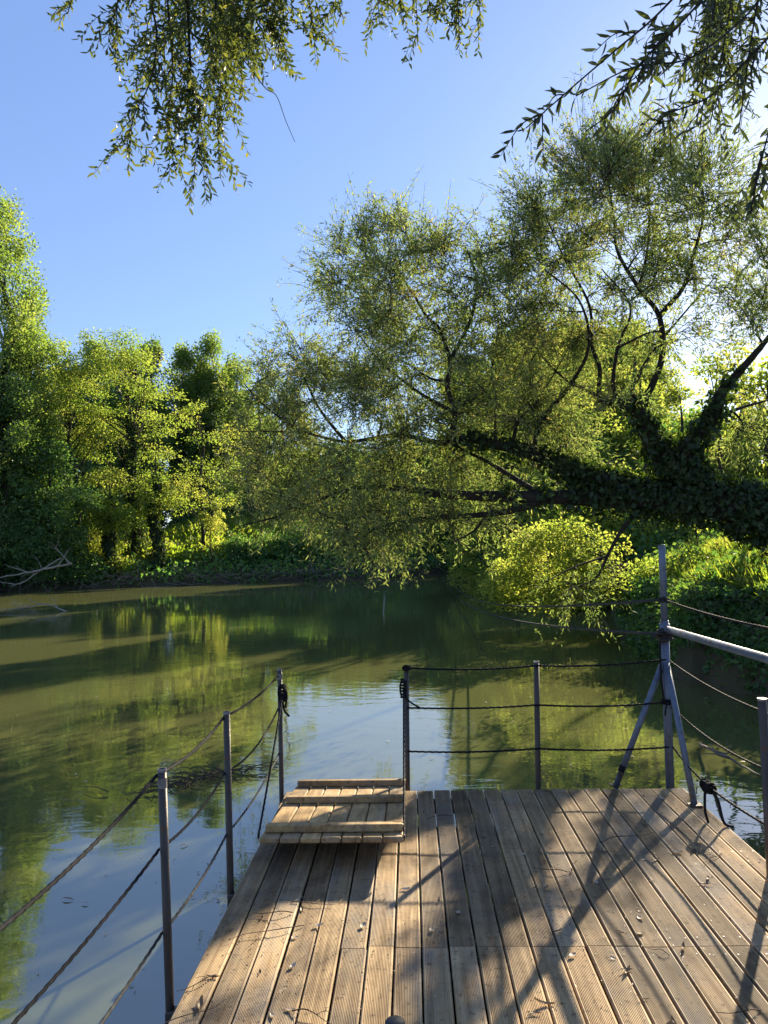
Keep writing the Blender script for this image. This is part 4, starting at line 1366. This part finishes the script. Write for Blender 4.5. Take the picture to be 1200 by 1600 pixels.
for px, top, Y, hw, lab in ((150, 522, 66, 44, 'poplar top showing behind the crooked locust'), (238, 532, 68, 34, 'poplar top showing just right of the ivy locust crown'),
                            (288, 540, 71, 30, 'dark poplar with rounded top left of the tallest pointed one'), (335, 524, 72, 34, 'dark pointed poplar above the bright low locust'),
                            (408, 556, 72, 32, 'poplar standing at the left tip of the willow crown'), (95, 560, 64, 50, 'shaded poplar filling the gap beside the tall far-left poplars'), (312, 565, 76, 34, 'lower poplar between the rounded and the pointed dark ones'),
                            (372, 548, 75, 30, 'thin poplar right of the pointed dark one'), (195, 545, 72, 34, 'thin poplar behind the ivy-clad locust'), (445, 585, 74, 34, 'poplar half hidden behind the willow\'s upper left tip')):
    tree(lab, px, top, Y, hw, 'poplar', group=G, n=125, trunk=.25, t0=.05, size=1.25, keep=True)
for px, top, Y, hw, lab in ((470, 700, 74, 50, 'dark rounded tree behind the willow\'s left tip'), (560, 690, 78, 60, 'dark rounded tree behind the middle of the willow crown'),
                            (660, 690, 82, 60, 'broad shaded tree above the steps on the far bank'), (745, 660, 84, 60, 'broad shaded tree at the river\'s far bend'),
                            (840, 680, 88, 60, 'dark tree closing the view behind the willow limb')):
    tree(lab, px, top, Y, hw, 'broad', group=G, n=100, trunk=.25, t0=.05, size=1.5)

# shrubs on the far bank
G = 'shrubs along the far bank'
i_ = 0
for px, py, Y, rx, rz, kind, lab in ((30, 800, 48.5, 2.6, 2.6, 'broad', 'dark shrub at the far-left water edge'), (105, 822, 50, 2.2, 1.8, 'broad', 'dark shrub above the pale fallen branches'),
                                (165, 845, 51.5, 1.7, 1.5, 'maple', 'sunlit shrub at the foot of the ivy-clad trunks'), (60, 740, 51, 2.4, 2.6, 'broad', 'tall dark shrub under the shaded trees at left'),
                                (405, 822, 58.5, 2.4, 1.7, 'broad', 'dark shrub right of the grassy crest'), (470, 835, 60, 2.6, 2.2, 'broad', 'dark shrub behind the hanging willow tip'),
                                (545, 830, 64, 2.6, 2.4, 'broad', 'dark shrub left of the white stem'), (690, 830, 68, 2.6, 2.6, 'broad', 'dark shrub right of the steps'),
                                (750, 840, 72, 2.8, 2.4, 'broad', 'dark shrub where the cables reach the far bank'), (800, 840, 76, 3.0, 2.6, 'broad', 'dark shrub behind the bright bush'),
                                (370, 866, 57, 1.8, .9, 'broad', 'low bramble bush near the water right of the slope'),
                                (150, 780, 53, 1.8, 2.6, 'maple', 'half-lit shrub between the locust trunks'), (430, 770, 68, 3, 4, 'broad', 'tall dark shrub in the gap behind the slope'),
                                (270, 770, 66, 3.2, 3.6, 'broad', 'dark thicket behind the locust trunks'), (350, 760, 70, 3.2, 4, 'broad', 'dark thicket behind the sapling')):
    p_ = at(px, py, Y)
    z = max(gh(p_.x, p_.y), .1)
    shrub(lab, (p_.x, p_.y, z - .1), rx, rx * .8, rz, kind, n=34, group=G, size=1.0, scale=1.0)

# the wood behind, one dark mass
wd = MB()
k = 2000
X = RS.uniform(-95, 40, k); Y = 64 + X * .45 + 26 + RS.uniform(0, 16, k)
Y = np.where(X < -25, 62 + RS.uniform(0, 16, k), Y)
Z = ground_h(X, Y) + RS.uniform(.0, 1, k) ** 1.15 * np.where(X < -14 - (Y - 75) * .2, 14.5, 8.5)
C = np.stack([X, Y, Z], 1)
clump_leaves(wd, C, dict(sx=1.6, sz=1.3, L=.75, W=.55, per=48, droop=-.1))
tag(wd.build('distant_woods', 'dark_leaf'), 'dark wood closing the view behind the far bank', 'wood', kind='stuff')

# ------------------------------------------------------------------ trees and bushes on the right bank behind the willow
G = 'trees on the right bank behind the willow'
for px, top, Y, hw, kind, n_, lab in ((880, 590, 27, 85, 'maple', 110, 'sun-yellow tree behind the middle of the willow limb'), (1010, 545, 25, 80, 'maple', 115, 'sun-yellow tree behind the ivy stump of the willow'),
                                 (1130, 540, 22, 85, 'maple', 85, 'sun-yellow tree seen through the willow fork at right'), (1210, 560, 19, 70, 'maple', 75, 'backlit tree cut by the right picture edge'),
                                 (775, 640, 36, 70, 'maple', 80, 'yellow-green tree behind the willow where its limbs part'), (950, 640, 38, 80, 'broad', 80, 'dark tree further back behind the yellow trees'),
                                 (1090, 660, 34, 90, 'broad', 80, 'dark green tree low behind the willow trunk')):
    tree(lab, px, top, Y, hw, kind, group=G, n=int(n_ * 1.3), trunk=.09, t0=.06, size=1.0)
for px, top, Y, hw, lab in ((820, 515, 60, 75, 'tall tree added to shade the water, behind the willow where the river bends'), (905, 490, 62, 85, 'tall tree added to shade the water, behind the sun-yellow trees, left of the fork'),
                            (740, 560, 66, 70, 'tall tree added to shade the water, at the outer side of the bend'), (975, 500, 60, 70, 'tall tree added to shade the water, far behind the ivy stump')):
    tree(lab, px, top, Y, hw, 'broad', group=G, n=170, trunk=.3, t0=.02, size=1.9)  # tall row added behind the willow to keep sun off the water
for px, top, Y, hw, lab in ((850, 510, 41, 60, 'tall sun-shot tree added to shade the water, behind the yellow trees, nearest the bend'), (1000, 500, 38, 55, 'tall sun-shot tree added to shade the water, right behind the ivy stump'),
                            (905, 495, 43, 60, 'second tall sun-shot tree added to shade the water, close behind the yellow trees'), (1025, 480, 52, 68, 'tallest sun-shot tree, added to shade the water, showing through the willow above the ivy stump'), (1165, 555, 30, 60, 'sun-shot tree filling the gap at the right picture edge')):
    tree(lab, px, top, Y, hw, 'maple', group=G, n=190, trunk=.3, t0=.02, size=1.5)  # also added to shade the river, except the gap filler at the right edge
for px, top, Y, hw, lab in ((905, 530, 31, 80, 'sun-yellow tree standing in front of the tall added shade trees'), (800, 590, 33, 65, 'sun-yellow tree at the left end of the row behind the willow'),
                            (1070, 600, 31, 80, 'sun-yellow tree between the willow fork and the ivy stump')):
    tree(lab, px, top, Y, hw, 'maple', group=G, n=150, trunk=.16, t0=.05)
G = 'bushes on the right bank'
shrub('bright yellow-green bush spilling to the water under the willow limb', (5.7, 17.2, 1.0), 2.0, 1.5, 1.7, 'maple', n=75, group=G, size=.62, scale=.55, per=150, name='bush')
shrub('bright bush behind the steel mast head', (6.7, 16.6, 1.2), 1.4, 1.3, 1.6, 'maple', n=50, group=G, size=.62, scale=.55, per=150, name='bush')
shrub('bright leafy branches arching out over the water under the willow limb', (5.5, 18.6, 1.0), 1.25, .8, 1.0, 'maple', n=75, group=G, size=.62, scale=.5, per=140, name='bush', off=(-2.0, -.3, .75))
shrub('bright branch tips reaching furthest left over the water', (5.5, 19.0, 1.1), .8, .6, .6, 'maple', n=34, group=G, size=.62, scale=.45, per=120, name='bush', off=(-3.0, 0.2, .15))
shrub('dark bush hanging over the water at the bank\'s corner', (5.2, 13.6, .5), .8, 1.2, .9, 'broad', n=44, group=G, size=.45, scale=.5, per=170, name='bush')
shrub('dark leafy bush on the shaded face of the right bank', (5.6, 11.6, .45), .7, 1.0, 1.0, 'broad', n=40, group=G, size=.42, scale=.48, per=170, name='bush')
shrub('dark leafy bush at the foot of the right bank below the grass', (5.75, 10.4, .35), .6, .9, .9, 'broad', n=40, group=G, size=.42, scale=.45, per=170, name='bush')
shrub('dark bush at the right border below the crossbar', (6.35, 8.7, .4), .7, 1.0, 1.0, 'broad', n=40, group=G, size=.42, scale=.45, per=170, name='bush')
shrub('sunny weeds on top of the right bank at the picture edge', (7.4, 12.6, 2.0), 1.0, 1.1, .7, 'maple', n=34, group=G, size=.5, scale=.45, per=120, name='bush')
shrub('dark green bush behind the grassy right bank', (8.6, 17.5, 2.0), 1.8, 1.4, 1.6, 'broad', n=50, group=G, size=.7, scale=.7, name='bush')
shrub('dark thicket behind the bright bush under the limb', (8.5, 25, 1.6), 2.6, 2.0, 2.4, 'broad', n=50, group=G, size=.9, scale=.9, name='bush')

# ------------------------------------------------------------------ ground cover
def cover(name, label, mat, k, xr, yr, dlo, dhi, L, W, up, mask=None, cat='undergrowth', lift=.1):
    X = RS.uniform(*xr, k); Y = RS.uniform(*yr, k)
    d = river_sd(X, Y)
    ok_ = (d > dlo) & (d < dhi)
    if mask is not None:
        ok_ &= mask(X, Y)
    X, Y = X[ok_], Y[ok_]; k = len(X)
    nz = np.array([noise.noise((x * .5, y * .5, 3.0)) for x, y in zip(X, Y)])
    Z = np.maximum(ground_h(X, Y), 0) + np.abs(RS.normal(0, lift, k)) * (1 + 1.5 * np.clip(nz, -.6, 1))
    g = MB()
    D = unit(rnd_dir(k) + np.array([0, 0, up]))
    g.leaves(np.stack([X, Y, Z], 1), D, unit(rnd_dir(k) + np.array([0, 0, .4])), L * RS.uniform(.5, 1.4, k), W * RS.uniform(.6, 1.4, k), np.clip(.5 + .5 * nz + RS.normal(0, .17, k), 0, 1), 'lance' if up > 1 else 'oval')
    tag(g.build(name, mat), label, cat, kind='stuff')


cover('undergrowth', 'green nettles and brambles covering the far bank', 'bank_leaf', 150000, (-42, 26), (40, 90), 0.0, 10, .30, .20, .3, lift=.3,
      mask=lambda X, Y: ~((X > -22) & (X < -9) & (river_sd(X, Y) > 4.2)))
cover('grass', 'sunlit grass on the crest of the far slope', 'grass_blade', 60000, (-24, -7), (50, 70), 3.0, 13, .6, .26, .9, cat='grass', lift=.15)
cover('grass', 'sunlit long grass and weeds on the right bank', 'grass_blade', 110000, (4.3, 12), (6, 22), .35, 5, .36, .03, 1.1, cat='grass', lift=.05)
cover('undergrowth', 'dark weeds and creepers on the face of the right bank', 'dark_leaf', 200000, (4, 10), (4, 24), -.2, 1.3, .12, .085, .2, lift=.15)
# creepers that hang down the steep cut of the right bank to the water
k = 46000
edge = np.array([(5.3, 19.0), (4.75, 16), (4.6, 13), (5.3, 10.5), (6.3, 7), (7, 2)])
u = RS.uniform(0, len(edge) - 1.001, k); u0 = u.astype(int); f = (u - u0)[:, None]
E2 = edge[u0] * (1 - f) + edge[u0 + 1] * f
zz = RS.uniform(0.0, 1.55, k) ** .9
ox = RS.normal(0, .16, k) + .1 + .16 * zz - .22 * np.sin(E2[:, 1] * 2.1) * (zz > .5)
cg = MB()
cg.leaves(np.stack([E2[:, 0] + ox, E2[:, 1] + RS.normal(0, .1, k), zz + .02], 1), unit(rnd_dir(k) + np.array([-.3, 0, -.5])), unit(rnd_dir(k) + np.array([-.6, -.3, .4])), RS.uniform(.05, .15, k), RS.uniform(.035, .10, k),
          np.clip(.45 + .4 * np.sin(E2[:, 1] * 3.3 + zz * 2) + RS.normal(0, .2, k), 0, 1), 'oval')
tag(cg.build('creepers', 'dark_leaf'), 'dark creepers hanging down the cut of the right bank', 'creepers', kind='stuff')
# dead stems on the bank's face
ds = MB()
for _ in range(260):
    y = RS.uniform(8, 14.5); x = np.interp(y, [8, 10.5, 13, 16], [6.1, 5.3, 4.6, 4.75]) + RS.uniform(-.05, .7)
    z = max(gh(x, y), 0) + .05
    d = unit(np.array([-RS.uniform(.2, 1), RS.normal(0, .6), RS.uniform(-.4, .7)]))
    L = RS.uniform(.3, .9)
    a = np.array([x, y, z])
    ds.tube(bez([a, a + d * L * .5 + np.array([0, 0, .06]), a + d * L + np.array([0, 0, -.1])], 3), [.005, .0045, .004, .0035, .003, .0025, .002][:7], 3, caps=False)
tag(ds.build('dead_stems', 'drift_wood'), 'tangle of dry stems hanging from the right bank face', 'dead stems', kind='stuff')

# ------------------------------------------------------------------ driftwood, fallen branches, steps
G = 'pale fallen branches at the far bank'


def fallen(name, label, pts, r, subs, mat='pale_bark', group=None, cat='branch'):
    P_ = [np.array(p) for p in pts]
    mb = MB()
    q = bez(P_, 6)
    q = q + RS.normal(size=q.shape) * r * .25
    mb.tube(q, np.linspace(r, r * .3, len(q)), 7, wob=.08)
    for s, v in subs:
        b0 = q[int(s * (len(q) - 1))]
        v = np.array(v, float)
        sq = bez([b0, b0 + v * .5 + RS.normal(size=3) * .08, b0 + v], 5)
        mb.tube(sq, np.linspace(r * .6, r * .15, len(sq)), 5)
        b1 = sq[len(sq) // 2]
        w = v * .4 + RS.normal(size=3) * .25 * np.linalg.norm(v) * .6
        mb.tube(bez([b1, b1 + w * .5, b1 + w], 3), [r * .3] * 3 + [r * .2] * 2 + [r * .1] * 2, 4, caps=False)
    o = mb.build(name, mat, None, True, loc=tuple(P_[0]))
    return tag(o, label, cat, group)


fallen('fallen_branch', 'longest pale bare branch reaching down to the water at far left', [at(112, 880, 47), at(70, 889, 46), at(20, 899, 45.3), at(-30, 903, 45)], .075, [(.3, (-1.6, -.3, -.5)), (.55, (-1.5, 0, .5)), (.7, (-1.5, -.2, -.3)), (.2, (.6, 0, 1.0))], group=G)
fallen('fallen_branch', 'thinner pale branch crossing under the longest one at far left', [at(95, 872, 47), at(60, 893, 46), at(30, 912, 45), at(-10, 907, 45)], .055, [(.4, (-1.2, 0, .5)), (.6, (-1.0, 0, -.3)), (.3, (-.7, 0, .9))], group=G)
fallen('fallen_branch', 'slanting pale branch rising from the pile at far left', [at(110, 882, 46.5), at(92, 862, 46.8), at(72, 850, 47)], .045, [(.5, (-.5, 0, .6)), (.7, (.2, 0, .7))], group=G)
fallen('fallen_branch', 'bare crooked twigs rising from the open water at left', [at(110, 958, 30), at(70, 944, 30), at(35, 950, 30), at(-20, 955, 30)], .035, [(.2, (-.3, 0, .35)), (.4, (-.5, 0, .25)), (.6, (-.5, 0, -.12)), (.7, (-.4, 0, .25))], group=None)
G = 'driftwood along the far water line'
for a_, b_, Y, r, lab in (((180, 888), (285, 893), 53, .09, 'grey driftwood log right of the pale branches'), ((300, 889), (400, 886), 55.5, .09, 'driftwood log at the middle of the far water line'),
                      ((395, 884), (505, 880), 58.5, .12, 'thick driftwood trunk lying under the willow tip'), ((120, 905), (215, 903), 50, .07, 'low grey driftwood stick near the fallen branches'),
                      ((230, 903), (310, 900), 53, .06, 'thin driftwood stick low on the far water line')):
    p0, p1 = at(a_[0], a_[1], Y - .6), at(b_[0], b_[1], Y + .6)
    for p_ in (p0, p1):
        p_.z = max(p_.z, .12)
    md = (p0 + p1) / 2 + Vector((0, 0, .15))
    fallen('driftwood_log', lab, [p0, md, p1], r, [(.3, (.6, -.2, .5)), (.6, (-.5, -.2, .4)), (.8, (.7, 0, .3))], 'drift_wood', G, 'driftwood')
# loose root and stick tangle at the water line, nobody could count it
tg = MB()
for _ in range(260):
    x = RS.uniform(-27, 1); y = np.interp(x, [-60, -24, -14, -3.3, 5.7], [34, 47.5, 52.5, 57.5, 67]) + RS.uniform(-.5, .9)
    a = np.array([x, y, RS.uniform(.0, .75)])
    d = unit(np.array([RS.normal(0, 1), RS.normal(0, .3), RS.normal(0, .35)])) * RS.uniform(.5, 1.8)
    tg.tube(bez([a, a + d * .5 + RS.normal(size=3) * .12, a + d], 3), np.linspace(.035, .012, 7), 4, caps=False, tint=RS.uniform(.2, 1))
tag(tg.build('driftwood_sticks', 'drift_wood'), 'tangle of grey sticks and roots along the far water line', 'driftwood', kind='stuff')
# white stem and steps on the far bank
p_ = at(600, 893, 61.3); q_ = at(598, 835, 61.6)
o = thing('birch_stem', 'thin white stem standing at the water under the willow', 'stem', (p_.x, p_.y, 0))
m = MB(); m.tube(bez([(p_.x, p_.y, -.3), (p_.x + .05, p_.y, .9), (q_.x - .05, q_.y, q_.z - .6), tuple(q_)], 5), np.linspace(.085, .05, 16), 8)
part(m, 'trunk', 'white_bark', o, True)
st = at(640, 884, 63.5)
o = thing('wooden_steps', 'faint brown wooden steps cut into the far bank beside the white stem', 'steps', (st.x, st.y, .1))
for k in range(5):
    m = MB(); m.bbox((st.x, st.y + .42 * k, .32 + .3 * k), (1.9, .40, .12), .01, .5)
    part(m, 'tread', 'step_wood', o)
m = MB()
for s in (-1, 1):
    m.bbox((st.x + s * 1.0, st.y + .9, .75), (.08, 2.6, .16), .01, .5, np.array([[1, 0, 0], [0, math.cos(.61), -math.sin(.61)], [0, math.sin(.61), math.cos(.61)]]))
part(m, 'stringer', 'step_wood', o)

# floating weed near the deck and small floating things
fw = MB()
c = np.array(on_z(310, 1220, 0))
for _ in range(120):
    a = c + np.array([RS.normal(0, .26), RS.normal(0, .10), 0]); a[1] += (a[0] - c[0]) * .55
    a[2] = RS.uniform(0, .05)
    d = np.array([RS.normal(0, .14), RS.normal(0, .1), RS.normal(.01, .03)])
    fw.tube(bez([a, a + d * .5 + np.array([0, 0, .02]), a + d], 3), np.linspace(.006, .002, 7), 4, caps=False)
tag(fw.build('floating_reeds', 'twig', loc=tuple(c)), 'dark clump of floating reeds and twigs beside the left railing', 'reeds')
a, b_ = on_z(1092, 1163, .03), at(1192, 1214, 5.4)
fallen('floating_stick', 'straight bare stick poking out of the water behind the right railing', [a, (a + b_) / 2 + Vector((0, 0, .01)), Vector((b_.x, b_.y, max(b_.z, .02)))], .018, [(.35, (.16, .1, .1)), (.6, (-.12, .1, .1))], 'drift_wood', None, 'stick')
protos = []
for i in range(2):
    mb = MB()
    mb.leaves([(-.05, 0, .006)], [(1, 0, 0)], [(0, 0, 1)], [.06, .045][i], [.015, .018][i], [.55, .97][i], 'lance6')
    protos.append(mb.build('floating_leaf', 'dry_leaf'))
LAB = ['brown narrow leaf floating on the river', 'whitish leaf floating on the river']
first = [True, True]
for _ in range(70):
    k = int(RS.uniform() < .45)
    px, py = RS.uniform(20, 1180), RS.uniform(985, 1420)
    p_ = on_z(px, py, .004)
    if DX0 - .1 < p_.x < DX1 + .1 and p_.y < DY1 + .1 or gh(p_.x, p_.y) > -.1:
        continue
    if first[k]:
        o = protos[k]; first[k] = False
    else:
        o = protos[k].copy(); COL.objects.link(o)
    o.location = p_; o.rotation_euler = (0, 0, RS.uniform(0, 6.28)); s = RS.uniform(.6, 1.5); o.scale = (s, s, s)
    tag(o, LAB[k], 'leaf', 'leaves floating on the river')

# pollen, chips and bits adrift
k = 2600
X = RS.uniform(-14, 6, k); Y = 1.5 + 22 * RS.uniform(0, 1, k) ** 1.6
nz = np.array([noise.noise((x * .55, y * .28, 9.0)) for x, y in zip(X, Y)])
m_ = (ground_h(X, Y) < -.12) & ~((X > DX0 - .15) & (X < DX1 + .15) & (Y < DY1 + .15)) & (RS.uniform(size=k) < np.clip(nz * 2.2 + .35, .04, 1))
X, Y = X[m_], Y[m_]; k = len(X)
fl = MB()
a = RS.uniform(0, 6.28, k)
fl.leaves(np.stack([X, Y, np.full(k, .004)], 1), np.stack([np.cos(a), np.sin(a), np.zeros(k)], 1), np.tile([0, 0, 1.0], (k, 1)), RS.uniform(.008, .035, k), RS.uniform(.005, .014, k), np.clip(RS.beta(.8, .8, k), 0, 1), 'oval')
tag(fl.build('floating_bits', 'dry_leaf'), 'fine bits of leaf and bark adrift on the river', 'debris', kind='stuff')

# ------------------------------------------------------------------ light
w = bpy.data.worlds.new('World'); SC.world = w
w.use_nodes = True
nt = w.node_tree
nt.nodes.clear()
sky = nt.nodes.new('ShaderNodeTexSky'); sky.sky_type = 'NISHITA'; sky.sun_disc = False
sky.sun_elevation = SUN_EL; sky.sun_rotation = SUN_AZ
sky.air_density = 1.0; sky.dust_density = 0.3; sky.ozone_density = 3.0
bg = nt.nodes.new('ShaderNodeBackground'); bg.inputs['Strength'].default_value = 0.074
ow = nt.nodes.new('ShaderNodeOutputWorld')
hs = nt.nodes.new('ShaderNodeHueSaturation'); hs.inputs['Saturation'].default_value = 0.95
mxs = nt.nodes.new('ShaderNodeMix'); mxs.data_type = 'RGBA'; mxs.inputs[0].default_value = 0.45
mxs.inputs[7].default_value = (1.05, 1.75, 4.1, 1)          # evens the clear sky out to the violet-tinged blue of the day
nt.links.new(sky.outputs[0], hs.inputs['Color']); nt.links.new(hs.outputs[0], mxs.inputs[6]); nt.links.new(mxs.outputs[2], bg.inputs[0]); nt.links.new(bg.outputs[0], ow.inputs[0])
sl = bpy.data.lights.new('sun', 'SUN'); sl.energy = 5.0; sl.angle = R(.53); sl.color = (1, .87, .64)
so = bpy.data.objects.new('sun', sl); COL.objects.link(so)
so.rotation_euler = Vector(-SUN).to_track_quat('-Z', 'Y').to_euler()
so.location = (20, 30, 40)

vs = SC.view_settings
SC.display_settings.display_device = 'sRGB'
vs.view_transform = 'Standard'; vs.look = 'None'; vs.exposure = 1.65; vs.gamma = 1.0
vs.use_curve_mapping = False
SC.render.engine = 'CYCLES'
cy = SC.cycles
cy.max_bounces = 8; cy.diffuse_bounces = 3; cy.glossy_bounces = 3; cy.transmission_bounces = 3; cy.transparent_max_bounces = 4
cy.sample_clamp_indirect = 6.0
cy.use_denoising = True
cy.denoiser = 'OPENIMAGEDENOISE'
